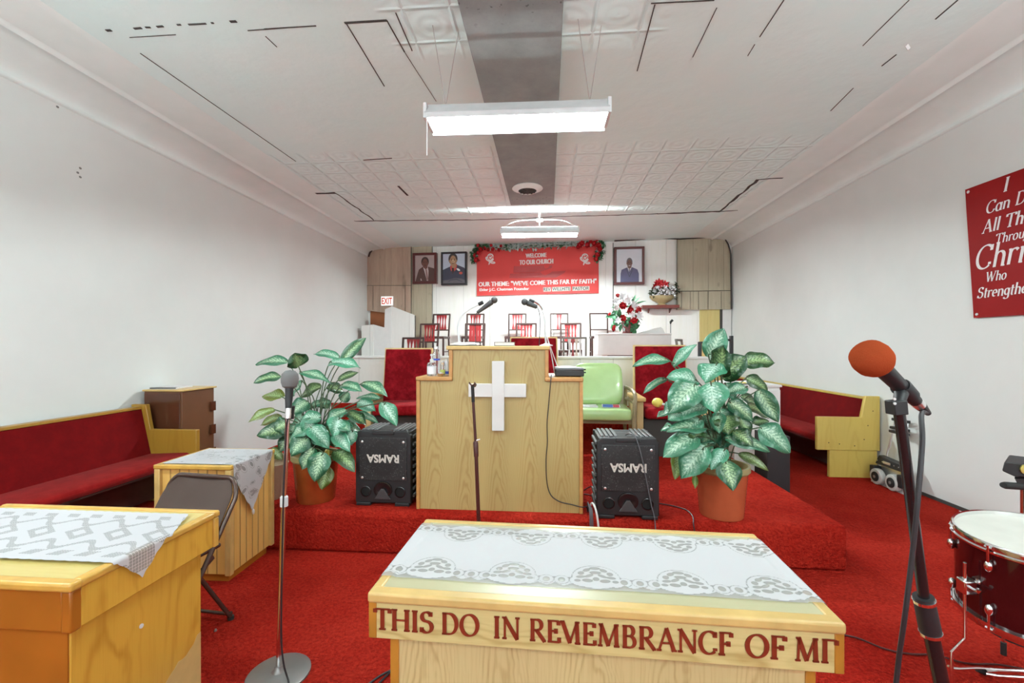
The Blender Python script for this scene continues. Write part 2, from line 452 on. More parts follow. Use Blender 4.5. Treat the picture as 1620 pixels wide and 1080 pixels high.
M = dict(
 carpet=mat_carpet(),
 wall=mat_wall('white_wall_paint', C(206, 210, 209, 1.13), C(212, 216, 215, 1.13)), cove=mat_wall('white_cove_paint', C(202, 213, 212, 1.33), C(208, 219, 218, 1.33), 3),
 ceiling=mat_ceiling(), duct=mat_duct(),
 crack=plain('dark_gap', C(66, 64, 62), .9), seam=plain('grey_seam', C(120, 120, 118), .8),
 backwall=mat_planks('white_board_wall', C(205, 206, 200, 1.4), C(216, 217, 212, 1.4), .62, .008, .3),
 tan=mat_planks('bare_pine_panelling', C(166, 140, 124), C(190, 166, 146), .27, .007, .35, True),
 tan2=mat_planks('raw_plywood_panelling', C(168, 158, 136), C(188, 178, 156), .3, .007, .4, True),
 brownboard=plain('brown_board', C(150, 88, 50), .6), yellowdoor=mat_planks('yellow_panel_door', C(200, 180, 112), C(212, 194, 130), .3, .005, .2),
 whiteboard=mat_planks('white_tongue_and_groove', C(212, 211, 207), C(220, 219, 216), .42, .007, .35), white=plain('white_gloss_paint', C(216, 215, 214), .4, var=.03),
 oak=wood('pale_oak_panel', C(206, 186, 134), C(150, 118, 66), 'z', .115, 15, .7, .36, 1.0),
 oakx=wood('pale_oak_board', C(212, 194, 134), C(158, 128, 66), 'x', .09, 6, .9, .34, .6),
 oaktop=wood('pale_oak_top', C(190, 186, 150), C(166, 152, 104), 'x', .2, 3, .35, .3, .5),
 oaktrim=plain('golden_oak_trim', C(204, 172, 108), .35, var=.1, scale=14), oakpost=plain('amber_oak_post', C(176, 120, 44), .36, var=.12, scale=14),
 pulpit=wood('honey_veneer', C(184, 162, 106), C(150, 114, 58), 'z', .118, 10, .75, .42, .4), pulpittrim=plain('honey_wood_trim', C(188, 138, 80), .4, var=.12, scale=20),
 amber=wood('amber_veneer', C(214, 166, 66), C(160, 100, 24), 'z', .16, 5, .75, .26, .55), ambertop=wood('amber_top', C(212, 192, 118), C(186, 146, 62), 'x', .2, 4, .5, .25, .6),
 ambertrim=plain('amber_trim', C(202, 158, 74), .25, var=.14, scale=12), amberdark=plain('dark_amber_veneer', C(160, 96, 30), .28, var=.12, scale=5),
 bead=mat_planks('varnished_beadboard', C(212, 166, 88), C(226, 186, 110), .062, .007, .75, axis='xy', rough=.3),
 pew=wood('yellow_pine', C(206, 180, 92), C(176, 140, 56), 'z', .14, 4, .5, .35, .35), pewdark=wood('honey_pine', C(166, 126, 46), C(136, 92, 28), 'z', .14, 4, .5, .35, .35),
 velvet=mat_velvet('crimson_velvet', C(106, 8, 16), C(150, 26, 36)), velvetseat=mat_velvet('crimson_velvet_seat', C(128, 12, 20), C(172, 40, 46)),
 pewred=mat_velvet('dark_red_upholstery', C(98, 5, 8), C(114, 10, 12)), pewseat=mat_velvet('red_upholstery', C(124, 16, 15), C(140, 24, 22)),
 green=plain('pale_green_vinyl', C(172, 204, 140), .22, var=.04, coat=.3), armwood=plain('drab_wood', C(142, 128, 98), .4, var=.15),
 darkwood=plain('dark_mahogany', C(62, 40, 36), .4, var=.2), slat=plain('red_lacquer', C(148, 28, 32), .4, var=.12), paleslat=plain('pale_slat', C(205, 190, 175), .5), greywood=plain('grey_worn_wood', C(110, 105, 98), .5),
 brownmetal=plain('brown_enamel', C(84, 68, 62), .16, metal=.35, var=.05), browncab=plain('brown_gloss_paint', C(82, 48, 32), .14, var=.1, scale=3), brownside=plain('brown_satin_paint', C(104, 68, 44), .4, var=.06),
 chrome=plain('chrome', (.82, .82, .82), .12, metal=1.0, var=.02), steel=plain('brushed_steel', (.62, .62, .62), .32, metal=1.0), grey=plain('grey_metal', C(150, 150, 150), .4, metal=.6),
 black=plain('black_plastic', C(30, 30, 33), .5), darkgrey=plain('dark_grey_metal', C(72, 72, 74), .4, metal=.3), horngrey=plain('horn_grey', C(66, 66, 68), .35), blackgloss=plain('black_enamel', C(30, 26, 28), .22), grille=None, darkbrown=plain('maroon_enamel', C(74, 36, 34), .35),
 rubber=plain('black_rubber', C(28, 28, 28), .7), pitch=plain('pitch_dark', (.004, .004, .004), .9), cable=plain('black_cable', C(38, 34, 38), .5), greycable=plain('grey_cable', C(90, 90, 95), .5), whitecable=plain('white_cable', C(222, 222, 222), .45),
 foamgrey=plain('grey_foam', C(112, 112, 112), .95, bump=.5, bscale=420), foamorange=plain('orange_foam', C(158, 70, 40), 1.0, spec=.0, bump=.5, bscale=420),
 leaf=mat_leaf(), stem=plain('dark_green_stem', C(70, 88, 62), .5), copper=plain('copper_glaze', C(178, 98, 52), .25, metal=.6, var=.2, scale=6), terracotta=plain('terracotta_plastic', C(176, 92, 60), .22, var=.08), potrim=plain('olive_pot_rim', C(150, 140, 96), .35), soil=plain('pot_filling', C(86, 70, 50), .9, bump=.6), styro=plain('pale_green_foam', C(190, 205, 150), .8),
 cloth=mat_lace('white_cutwork_cloth'), lace=mat_lace('white_net_lace', .5, (188, 188, 192)),
 letter=plain('dark_red_letter', C(126, 46, 26), .35), lettershade=plain('maroon_letter', C(110, 34, 24), .4), printwhite=plain('white_print', C(236, 232, 232), .6, var=.01), printblack=plain('black_print', C(42, 40, 46), .6), printsilver=plain('silver_print', C(200, 196, 188), .4),
 vinyl=plain('red_banner_vinyl', C(222, 82, 80), .45, var=.05, scale=2, bump=.3, bscale=3.5, spec=.15), vinylpatch=plain('red_patch_vinyl', C(190, 66, 68), .42), vinyl2=plain('deep_red_vinyl', C(146, 18, 20), .5, var=.08, scale=3, bump=.35, bscale=3, spec=.12),
 rose=plain('red_silk_petal', C(190, 30, 40), .55, var=.2, scale=40), lily=plain('white_silk_petal', C(232, 232, 236), .55), sprig=plain('silk_green_leaf', C(60, 116, 78), .5, var=.35, scale=25), palesprig=plain('frosted_silk_leaf', C(196, 216, 212), .5, var=.2, scale=25), darkleaf=plain('dark_silk_leaf', C(52, 66, 46), .5, var=.3, scale=25),
 bowl=plain('ochre_ceramic', C(176, 158, 118), .45), vase=plain('marbled_red_glass', C(120, 66, 66), .2, var=.4, scale=30), shelf=plain('mahogany_shelf', C(112, 44, 34), .4), mahog=plain('mahogany_frame', C(92, 42, 40), .3), ebony=plain('black_frame', C(38, 34, 40), .3),
 wine=plain('black_cherry_lacquer', C(52, 10, 14), .12, var=.1, coat=.6), drumhead=plain('coated_drum_head', C(196, 196, 188), .5), brass=plain('brass', C(214, 196, 110), .3, metal=.7),
 yellow=plain('yellow_plastic', C(236, 222, 110), .4), paper=plain('printed_paper', C(222, 222, 224), .7, var=.05, scale=60), bluepaper=plain('blue_print', C(70, 100, 190), .5), redpaper=plain('red_print', C(200, 60, 90), .5),
 clear=glassy('clear_plastic', (.93, .96, .98, 1)), lime=glassy('lime_liquid', (.72, .85, .25, 1), .1, .5), label=plain('white_label', C(228, 230, 238), .5), blue=plain('blue_label', C(60, 90, 200), .5),
 tube_main=emit('fluorescent_glow_main', (.885, 1, .985, 1), TUBE_POWER * 1.1), tube_far=emit('fluorescent_glow_choir', (.885, 1, .985, 1), TUBE_POWER * 7.8),
 tube=emit('added_tube_glow', (.885, 1, .985, 1), TUBE_POWER), exit=emit('exit_glow', (1, .9, .84, 1), .85), exitred=emit('exit_letter_glow', (.60, .04, .02, 1), .7), fixture=plain('white_fixture_enamel', C(214, 216, 218), .4), hotlens=None,
 wicker=plain('pale_wicker', C(196, 176, 150), .7, bump=.8, bscale=90), alu=plain('aluminium', (.75, .75, .76), .28, metal=.9), wheel=plain('pale_grey_rubber', C(196, 196, 192), .6),
 ribwhite=plain('worn_rib_edge', C(92, 93, 95), .45))
def mat_grille():
    t = NT('perforated_grille'); v = t.obj(); x, y, z = t.xyz(v)
    vo = t.n('ShaderNodeTexVoronoi', ins={'Scale': 105.0, 'Randomness': 0.0}); t.put(vo, 'Vector', v)
    hole = t.mapr(vo.outputs['Distance'], .30, .38, 1, 0)
    dust = t.math('MULTIPLY', t.mapr(t.noise(v, 14, 5, .7), .58, .75), .35)
    r = t.math('SQRT', t.math('ADD', t.math('POWER', x, 2), t.math('POWER', t.math('SUBTRACT', z, .355), 2)))
    cone = t.mapr(r, .128, .132, 1, 0)
    dust = t.math('MAXIMUM', dust, t.math('MULTIPLY', t.mapr(t.noise(v, 120, 2, .5), .64, .68), .55)); c = t.mix(dust, C(34, 34, 36), C(120, 120, 120))
    c = t.mix(t.math('MULTIPLY', hole, .85), c, C(9, 9, 10))
    c = t.mix(t.math('MULTIPLY', cone, .45), c, C(17, 16, 17))
    t.set(color=c, rough=.5); t.bump(hole, -.3, .003); return t.m
M['grille'] = mat_grille()

# ------------------------------------------------------------------ the room
LX, RX, CZ, REAR = -4.08, 3.77, 3.72, -7.0
BA = math.atan2(-.41, 7.85)                       # the end wall stands a little askew
BO = Vector((LX, 9.83, 0)); BU = Vector((math.cos(BA), math.sin(BA), 0)); BN = Vector((math.sin(BA), -math.cos(BA), 0))
def bw(px, py, off=0.0):
    """photo pixel -> (u, z) on the end wall, off metres in front of it"""
    r = ray(px, py); o = Vector((0, 0, EYE)); P = BO + BN * off
    t = (P - o).dot(BN) / r.dot(BN); q = o + r * t
    return (q - BO).dot(BU), q.z
def wallpt(u, z, off=0.0): return BO + BU * u + BN * off + Vector((0, 0, z))
def struct(mb, name, mat, **kw): return mb.build(name, mat, kind='structure', **kw)
struct(MB().box(LX - .2, RX + .2, REAR, 10.1, -.1, 0), 'floor', M['carpet'])
struct(MB().box(LX - .2, RX + .2, REAR, 10.1, CZ, CZ + .1), 'ceiling', M['ceiling'])
struct(MB().box(LX - .2, LX, REAR, 10.1, 0, CZ), 'wall_left', M['wall'])
struct(MB().box(RX, RX + .2, REAR, 10.1, 0, CZ), 'wall_right', M['wall'])
m = MB().box(LX - .2, RX + .2, REAR - .2, REAR, -.1, .9); m.box(LX - .2, RX + .2, REAR - .2, REAR, 3.3, CZ + .1)
for x0, x1 in ((LX - .2, -3.5), (-1.3, -.9), (.7, 1.1), (3.2, RX + .2)): m.box(x0, x1, REAR - .2, REAR, .9, 3.3)
struct(m, 'wall_front', M['wall'])
for k, (x0, x1) in enumerate(((-3.5, -1.3), (-.9, .7), (1.1, 3.2))):  # unseen windows, added with their openings to let sky light in
    m = MB()
    for b_ in ((x0, x1, .9, .95), (x0, x1, 3.25, 3.3), (x0, x0 + .05, .95, 3.25), (x1 - .05, x1, .95, 3.25), ((x0 + x1) / 2 - .02, (x0 + x1) / 2 + .02, .95, 3.25)): m.box(b_[0], b_[1], REAR - .12, REAR - .06, b_[2], b_[3])
    struct(m, 'added_window_%d' % (k + 1), M['white'])
m = MB(); m.prism([wallpt(-.3, -.1), wallpt(8.2, -.1), wallpt(8.2, CZ + .1), wallpt(-.3, CZ + .1)], -BN * .15)
b = struct(m, 'wall_back', M['backwall'])
# cove: bead on the wall, curved board up to a second bead on the ceiling
for nm, x0, sg in (('trim_1', LX, 1), ('trim_2', RX, -1)):
    pr = [(0.0, 3.52), (.02, 3.525), (.028, 3.54), (.02, 3.555)] + [(.02 + .36 * (1 - math.cos(a)), 3.56 + .13 * math.sin(a)) for a in [PI / 2 * i / 6 for i in range(7)]] + [(.395, 3.672), (.415, 3.685), (.425, 3.70)] + [(.43 + .4 * i / 5, 3.70 + .02 * math.sin(PI / 2 * i / 5)) for i in range(6)] + [(.85, CZ + .01), (0, CZ + .01)]
    struct(MB().prism([(x0 + sg * p[0], REAR, p[1]) for p in pr], (0, 10.1 - REAR + (-.33 if sg < 0 else -.13), 0)), nm, M['cove'], smooth=60)
# ceiling: gaps between boards, the ragged gap across the room, boards patched in
def ceil_line(mb, a, b, w, wob=0.0, h=.004):
    A, B = atz(*a, CZ), atz(*b, CZ); n = max(1, int((B - A).length / .12)) if wob else 1
    d = (B - A).normalized(); s_ = Vector((-d.y, d.x, 0)); top, bot = [], []
    for i in range(n + 1):
        p = A.lerp(B, i / n) + s_ * (random.uniform(-wob, wob)); ww = w * (random.uniform(.3, .8) if wob else .62) / 2
        top.append(p + s_ * ww); bot.append(p - s_ * ww)
    for i in range(n):
        mb.prism([top[i], top[i + 1], bot[i + 1], bot[i]], (0, 0, -h))
mk = MB()
for a, b_, w_ in (((168, 48), (176, 47.5), .03), ((212, 45), (224, 44), .025), ((230, 43), (238, 43), .02), ((248, 42), (258, 41), .025), ((280, 39), (286, 38.5), .02), ((298, 38.5), (326, 37), .02), ((334, 36), (338, 36), .02), ((364, 34), (374, 33.5), .03),
                  ((205, 59), (278, 54.5), .007), ((392, 48), (452, 43.5), .009), ((418, 45.5), (500, 40.5), .012), ((545, 36), (612, 32), .028), ((548, 37), (608, 136), .01), ((612, 32), (640, 82), .012), ((640, 82), (690, 160), .004), ((626, 20), (652, 80), .01),
                  ((222, 84), (468, 255), .009), ((420, 57), (438, 74), .006), ((1030, 5), (1130, 0), .012), ((1036, 7), (1008, 112), .011), ((1134, 12), (1096, 90), .007), ((1240, 0), (1202, 58), .009), ((1194, 70), (1183, 88), .007), ((1438, 0), (1365, 72), .007), ((1515, 0), (1480, 30), .012), ((1418, 86), (1395, 104), .012), ((1350, 139), (1314, 175), .008), ((575, 253), (620, 250), .02), ((630, 294), (645, 309), .045)):
    ceil_line(mk, a, b_, w_)
for a, b_, w_ in (((540, 349), (562, 349), .07), ((562, 349.5), (760, 347.5), .05), ((760, 347.5), (905, 342), .05), ((905, 342), (1040, 338), .045), ((1040, 338), (1140, 334), .09), ((1140, 334), (1203, 330), .04), ((500, 306), (530, 304.5), .08), ((530, 304.5), (592, 348), .03), ((1241, 281), (1200, 283.5), .05), ((1200, 283.5), (1140, 333), .06)):
    ceil_line(mk, a, b_, w_, .012)
struct(mk, 'trim_3', M['crack'], smooth=0)
m = MB(); x0, x1 = atz(806, 325, CZ - .06).x, atz(873, 321, CZ - .06).x
struct(MB().box(-.56, .10, REAR + 1, 6.75, CZ - .07, CZ), 'trim_4', M['duct'], bevel=.006)
m = MB().box(-.5, -.46, REAR + 1, 6.75, CZ - .001, CZ)
m = MB(); p = atz(836, 290, CZ - .07)
v = thing('air_vent', 'round white ceiling diffuser with a dark throat set in the grey duct', 'vent', (p.x - .02, 6.02, CZ - .07))
MB().lathe([(.20, 0), (.21, -.012), (.17, -.03), (.135, -.05), (.125, -.045), (.12, 0)], 28).build('rim', M['cove'], v)
m = MB().lathe([(.122, -.004), (.122, -.04), (.03, -.05), (.0, -.05)], 24)
for k in range(12):
    a = k * PI / 6; m.box(.03, .115, -.004, .004, -.055, -.045, Matrix.Rotation(a, 4, 'Z'))
m.build('louver', M['crack'], v)
# end wall: panelling left and right of the white boards, openings below it
def panel(name, pxs, mat, off, thick=.02):
    q = [bw(*p, off) for p in pxs]
    return struct(MB().prism([wallpt(u, z, off) for u, z in q], -BN * thick), name, mat, smooth=0)
panel('trim_5', [(580, 406), (588, 394), (597, 387), (650, 386), (650, 451), (580, 451)], M['tan'], .07)
panel('trim_6', [(580, 451), (650, 451), (650, 499), (580, 491)], M['tan'], .085)
panel('trim_7', [(650.5, 386), (683, 387), (683, 600), (650.5, 600)], M['tan2'], .045)
panel('trim_8', [(1071, 378), (1140, 374), (1150, 380), (1156, 400), (1156, 460), (1071, 460)], M['tan2'], .05)
panel('trim_9', [(1070, 460), (1157, 459), (1157, 489), (1070, 490)], M['tan2'], .065)
panel('door_1', [(586, 488), (650, 488), (650, 620), (586, 620)], M['brownboard'], .03)
panel('door_2', [(1107, 488), (1140, 488), (1140, 640), (1107, 640)], M['yellowdoor'], .03)
panel('trim_10', [(1139, 488), (1143, 488), (1143, 640), (1139, 640)], M['crack'], .04)
panel('trim_11', [(1143, 488), (1157, 488), (1157, 640), (1143, 640)], M['white'], .035)
m = MB()
def bwl(pts, off, r): m.tube([wallpt(*bw(x, y, off), off) for x, y in pts], r, 6)
bwl([(583, 406), (585, 400), (590, 393), (597, 388), (606, 386.5), (630, 386), (650, 386.5), (683, 387)], .1, .022)
bwl([(683, 387), (715, 388.5), (750, 385), (800, 384)], .06, .007)
bwl([(972, 381), (1010, 378.5), (1036, 376), (1075, 378), (1110, 376), (1138, 373.5), (1147, 378), (1152, 386), (1155, 396), (1156, 403)], .1, .014)
bwl([(1156, 403), (1157, 489)], .09, .014)
bwl([(650.5, 386), (650.5, 500)], .075, .007); bwl([(684, 388), (684, 560)], .05, .006)
bwl([(970, 384), (970, 525)], .01, .007); bwl([(1071, 379), (1071, 490)], .07, .006); bwl([(580, 451.5), (650, 451.5)], .09, .004); bwl([(1071, 460.5), (1157, 459.5)], .075, .006)
bwl([(641, 452), (641, 497)], .09, .004); bwl([(590, 452), (590, 490)], .09, .004)
for xx in (1078, 1092, 1105, 1120, 1141): bwl([(xx, 461), (xx, 489)], .07, .004)
bwl([(775, 470), (775, 560)], .01, .004); bwl([(876, 470), (876, 540)], .01, .004)
struct(m, 'trim_12', M['crack'])
# white stair wall in front of the brown opening at the left end
def slab(name, pxs, y, thick, mat, yk=0):
    P = [aty(px, py, y) for px, py in pxs]
    return struct(MB().prism(P, (0, thick, 0)), name, mat, smooth=0)
slab('trim_13', [(619, 484), (655, 498), (655, 620), (619, 620)], 9.25, .05, M['whiteboard'])
slab('trim_14', [(590, 513), (608, 518), (609, 489), (619, 485), (619, 620), (590, 620)], 9.22, .05, M['white'])
slab('trim_15', [(572, 515), (590, 513), (590, 620), (572, 620)], 9.18, .05, M['whiteboard'])
slab('trim_16', [(562, 562), (606, 564), (606, 640), (562, 640)], 8.9, .06, M['white'])
slab('trim_17', [(655, 499), (657, 499), (657, 570), (655, 570)], 9.3, .03, M['crack'])
# platform and choir loft
def carpet_step(name, x0, x1, y0, y1, z0, z1, r=.045):
    pr = [(y1, z0), (y0, z0)] + [(y0, z1 - r)] + [(y0 + r - r * math.cos(a), z1 - r + r * math.sin(a)) for a in [PI / 2 * i / 5 for i in range(1, 6)]] + [(y1, z1)]
    return struct(MB().prism([(x0, y, z) for y, z in pr], (x1 - x0, 0, 0)), name, M['carpet'], smooth=50, bevel=.02)
carpet_step('platform', -2.75, 1.99, 3.11, 5.8, 0, .30)
struct(MB().box(-2.9, 2.02, 5.74, 5.9, 0, .735), 'trim_18', M['carpet'])
struct(MB().box(-2.9, 2.05, 5.75, 5.86, .735, 1.335), 'wall_choir', M['whiteboard'])
struct(MB().box(-2.92, 2.07, 5.72, 5.90, 1.335, 1.365), 'trim_19', M['white'], bevel=.006)
struct(MB().box(-2.9, 2.6, 5.86, 7.45, 0, .70), 'floor_choir', M['carpet'])
struct(MB().box(-2.9, 2.6, 7.45, 8.45, 0, .97), 'floor_choir_middle', M['carpet'])
struct(MB().box(-2.9, 2.6, 8.45, 9.45, 0, 1.225), 'floor_choir_top', M['carpet'])
struct(MB().box(RX - .012, RX, REAR, 9.3, 0, .03), 'baseboard_right', M['crack'])
# nail holes on the walls
m = MB()
for px, py in ((127, 266), (123, 273), (127, 280), (91, 169), (169, 198), (176, 198), (457, 338)):
    p = atx(px, py, LX); m.ball((p.x, p.y, p.z), .002, .014, .01, 6, 4)
for px, py, r in ((1559, 156, .02), (1551, 165, .012), (1548, 170, .01)):
    p = atx(px, py, RX); m.ball((p.x, p.y, p.z), .002, r, r * .6, 6, 4)
struct(m, 'trim_20', M['seam'])

# ------------------------------------------------------------------ fluorescent fixtures
def fixture(name, label, loc, rotz, width=.26, chain='v', L=1.24, glow='tube', wings=True, slot=(.052, .045)):
    f = thing(name, label, 'ceiling light', loc, rotz, 'fluorescent shop lights')
    h = L / 2; d = CZ - loc[2]
    m = MB().box(-h, h, -.03, .03, .0, .055)
    m.build('housing', M['fixture'], f, bevel=.006)
    for s in (-1, 1) if wings else ():      # slotted wings: light also escapes upwards
        m = MB().prism([(-h, s * slot[0], slot[1]), (-h, s * width / 2, -.05), (-h, s * width / 2, -.085), (-h, s * (width / 2 - .004), -.085), (-h, s * (width / 2 - .006), -.05), (-h, s * (slot[0] - .003), slot[1] - .003)], (L, 0, 0))
        m.build('reflector', M['fixture'], f, smooth=20)
    for s in (-1, 1):
        m = MB().tube([(-h + .02, s * .062, -.045), (h - .02, s * .062, -.045)], .019, 12)
        m.build('tube', M[glow], f)
    for s in (-1, 1):
        MB().box(s * h - .012, s * h + .012, -.11, .11, -.075, .03).build('end_plate', M['fixture'], f, bevel=.004)
    if chain == 'v':
        for s in (-1, 1):
            for q in (-.12, .12): MB().tube([(s * (h - .12), 0, .05), (s * (h - .12) + q * .7, q * .3, d)], .0022, 5).build('hanger', M['steel'], f)
    else:
        MB().tube([(0, 0, .05), (0, 0, d)], .012, 6).box(-.05, .05, -.04, .04, .15, .18).build('hanger_pole', M['fixture'], f)
        for s in (-1, 1): MB().tube(spline([(0, 0, .17), (s * h * .6, 0, .15), (s * (h - .03), 0, .05)], 5), .004, 5).build('cord', M['fixture'], f)
    return f
f1 = fixture('shop_light', 'large glowing twin-tube light hung on wires across the grey duct', (-.21, 3.06, 3.12), R(1.2), glow='tube_main', slot=(.036, .051))
MB().tube([(-.6, -.13, -.06), (-.6, -.13, -.34)], .0025, 5).build('pull_chain', M['whitecable'], f1)
fixture('shop_light', 'small distant twin-tube light hanging from a pole above the red welcome banner', (-.127, 7.2, 3.38), R(2), chain='p', glow='tube_far', slot=(.072, .033))
for x, y in ((-2.65, 1.2), (2.45, 1.2), (-2.3, -1.0), (2.0, -1.0), (-2.2, -3.8), (1.9, -3.8)):  # extra unseen lights, added to brighten the walls and ceiling
    fixture('shop_light', 'unseen twin-tube light added to brighten the hall', (x, y, 2.75), 0, wings=False)

# ------------------------------------------------------------------ pulpit
PY = 3.19
P0 = thing('pulpit', 'stepped honey-coloured wooden pulpit with a white cross on its front', 'pulpit', (-.352, PY, .30))
def pl(px, py): p = aty(px, py, PY); return p.x + .352, p.z - .30
xl, _ = pl(659.5, 700); xr, _ = pl(921.5, 700); xa, zt = pl(711, 553); xb, _ = pl(867, 553); _, zw = pl(690, 602)
PD = .52
m = MB().prism([(xl, .012, 0), (xr, .012, 0), (xr, .012, zw), (xb, .012, zw), (xb, .012, zt), (xa, .012, zt), (xa, .012, zw), (xl, .012, zw)], (0, PD - .012, 0))
m.build('body', M['pulpit'], P0, smooth=0)
for nm, b_ in (('corner_trim', (xl - .004, xl + .022, -.004, .03, 0, zw)), ('corner_trim', (xr - .022, xr + .004, -.004, .03, 0, zw)),
               ('corner_trim', (xa - .004, xa + .022, -.004, .03, zw, zt)), ('corner_trim', (xb - .022, xb + .004, -.004, .03, zw, zt))):
    MB().box(*b_).build(nm, M['pulpittrim'], P0, bevel=.004)
MB().box(xa - .022, xb + .012, -.014, PD, zt, zt + .028).build('top', M['oaktrim'], P0, bevel=.006)
MB().box(xl - .006, xa + .022, -.012, PD, zw, zw + .028).build('wing_top', M['pulpittrim'], P0, bevel=.006)
MB().box(xb - .022, xr + .006, -.012, PD, zw, zw + .028).build('wing_top', M['pulpittrim'], P0, bevel=.006)
c0, cz0 = pl(779, 680); c1, cz1 = pl(798, 571); h0, hz0 = pl(742, 627); h1, hz1 = pl(832.5, 607)
m = MB().box(c0, c1, -.03, .012, cz0, cz1); m.box(h0, h1, -.024, .012, hz0, hz1)
m.build('cross', M['white'], P0, bevel=.003, label='white wooden cross')
WT = .30 + zw + .028; PT = .30 + zt + .028
def wp(px, y, z): p = aty(px, 600, y); return Vector((p.x, y, z))
# things on the pulpit
def book(name, label, c, wx, wy, rz, cover, opened=False):
    t = thing(name, label, 'book', c, rz)
    if opened:
        m = MB()
        m.grid(lambda u, v: ((u - .5) * wx, (v - .5) * wy, .012 + .022 * abs(math.sin((u - .5) * PI * 2)) * (1 - abs(u - .5))), 20, 2)
        m.grid(lambda u, v: ((.5 - u) * wx, (v - .5) * wy, .004), 1, 1)
        for s in (-1, 1):
            m.prism([(0, s * wy / 2, .004)] + [((u - .5) * wx, s * wy / 2, .012 + .022 * abs(math.sin((u - .5) * PI * 2)) * (1 - abs(u - .5))) for u in [i / 20 for i in range(21)]][::1] , (0, -s * .001, 0))
        m.build('pages', M['paper'], t); MB().box(-wx / 2 - .006, wx / 2 + .006, -wy / 2 - .004, wy / 2 + .004, 0, .005).build('cover', cover, t)
    else:
        MB().box(-wx / 2 + .004, wx / 2 - .004, -wy / 2 + .002, wy / 2 - .004, .004, .026).build('pages', M['paper'], t)
        m = MB().box(-wx / 2, wx / 2, -wy / 2, wy / 2, 0, .004); m.box(-wx / 2, wx / 2, -wy / 2, wy / 2, .026, .029); m.box(-wx / 2, -wx / 2 + .004, -wy / 2, wy / 2, 0, .029)
        m.build('cover', cover, t)
    return t
book('open_book', 'open white-paged book lying under the gooseneck on the pulpit top', wp(737, 3.36, PT), .19, .20, R(-6), M['black'], True)
book('closed_book', 'dark closed book in the middle of the pulpit top', wp(799, 3.34, PT), .15, .2, R(3), M['black'])
def handmic(f, tip, dirv, L=.17, ball=.026, bm='darkgrey', parts=('head', 'body')):
    Mx = dirM(tip, dirv)
    MB().ball((0, 0, 0), ball, ball, ball, 18, 12, Mx).build(parts[0], M[bm], f, world=True)
    MB().lathe([(.020, -.022), (.0215, -.03), (.020, -.05), (.0165, -.10), (.0125, -L), (.010, -L - .004)], 18, Mx).build(parts[1], M[bm], f, world=True)
def gooseneck(label, pxs, y, r, mt):
    p = [aty(a, b, y) for a, b in pxs]; p[0].z = PT
    t = thing('gooseneck', label, 'microphone holder', p[0])
    MB().lathe([(.05, 0), (.05, .006), (.02, .014), (.014, .02)], 20).build('base', M['fixture'], t)
    MB().tube(spline([p[0] + Vector((0, 0, .01))] + p[1:], 8), r, 8).build('neck', M[mt], t, world=True)
    d = (p[-1] - p[-2]).normalized()
    MB().tube([p[-1] - d * .005, p[-1] + d * .035], .014, 10).build('clip', M['black'], t, world=True)
    return p
gooseneck('white curved gooseneck holder arching over the open book on the pulpit', [(727, 545), (725.5, 530), (725, 515), (730, 500), (741, 490), (752, 484), (758, 481)], 3.36, .008, 'fixture')
gooseneck('chrome upright gooseneck holder at the pulpit top corner with a hooked end', [(864, 545), (862.5, 525), (862, 510), (860, 495), (855, 484), (848, 478.5), (844, 477)], 3.36, .008, 'chrome')
a, b_ = aty(782, 474.5, 3.36), aty(757, 493, 3.36)
t = thing('microphone', 'silver-grey microphone pointing up over the open book, cable hanging straight down', 'microphone', b_)
handmic(t, a, a - b_, .16)
q = [b_ + (b_ - a) * .02, aty(753.5, 496, 3.36), aty(752, 504, 3.36), aty(752, 525, 3.36), aty(753, 546, 3.38)]; q[-1].z = PT + .004
MB().tube(spline(q, 6), .003, 6).build('cord', M['cable'], t, world=True)
a, b_ = aty(830, 477.5, 3.34), aty(847, 484.5, 3.36)
t = thing('microphone', 'dark grey microphone clipped to the chrome gooseneck, pointing towards the end wall', 'microphone', b_)
handmic(t, a, a - b_, .10)
q = [b_, aty(851, 488, 3.36), aty(854, 500, 3.36), aty(854, 525, 3.36), aty(853, 546, 3.37)]; q[-1].z = PT + .004
MB().tube(spline(q, 6), .003, 6).build('cord', M['cable'], t, world=True)
# left wing: bottles
def bottle(name, label, px, y, prof, mat, capm=None, capprof=None, liquid=None, band=None, n=20):
    t = thing(name, label, 'bottle', wp(px, y, WT))
    MB().lathe(prof, n).build('body', mat, t, smooth=50)
    if capprof: MB().lathe(capprof, 14).build('cap', capm, t)
    if band: MB().lathe([(band[0], band[1]), (band[0], band[2])], n, cap=False).build('label', band[3], t)
    return t
t = bottle('sanitizer_bottle', 'square-shouldered clear pump bottle with a white label on the pulpit wing', 683, 3.30, [(.030, 0), (.034, .006), (.034, .085), (.028, .10), (.012, .105)], M['clear'], M['white'], [(.014, .104), (.014, .125), (.006, .128), (.006, .15), (.011, .151), (.011, .165)], band=(.0345, .015, .075, M['label']))
bottle('water_bottle', 'tall clear water bottle with a blue and white label on the pulpit wing', 689.5, 3.40, [(.030, 0), (.033, .008), (.031, .05), (.033, .06), (.033, .13), (.030, .16), (.014, .20), (.013, .205)], M['clear'], M['white'], [(.015, .202), (.015, .222), (.0, .223)], band=(.0336, .115, .127, M['blue']))
bottle('small_bottle', 'small bottle of yellow-green liquid beside the pulpit lectern block', 700.5, 3.33, [(.017, 0), (.019, .004), (.019, .085), (.012, .10)], M['clear'], M['white'], [(.012, .10), (.012, .112), (0, .113)], band=(.0194, .008, .045, M['lime']))
bottle('canister', 'white canister with a blue base band tucked against the pulpit block', 706.2, 3.36, [(.018, 0), (.020, .004), (.020, .10), (.016, .108)], M['label'], M['white'], [(.012, .107), (.010, .125), (0, .126)], band=(.0206, .012, .032, M['blue']))
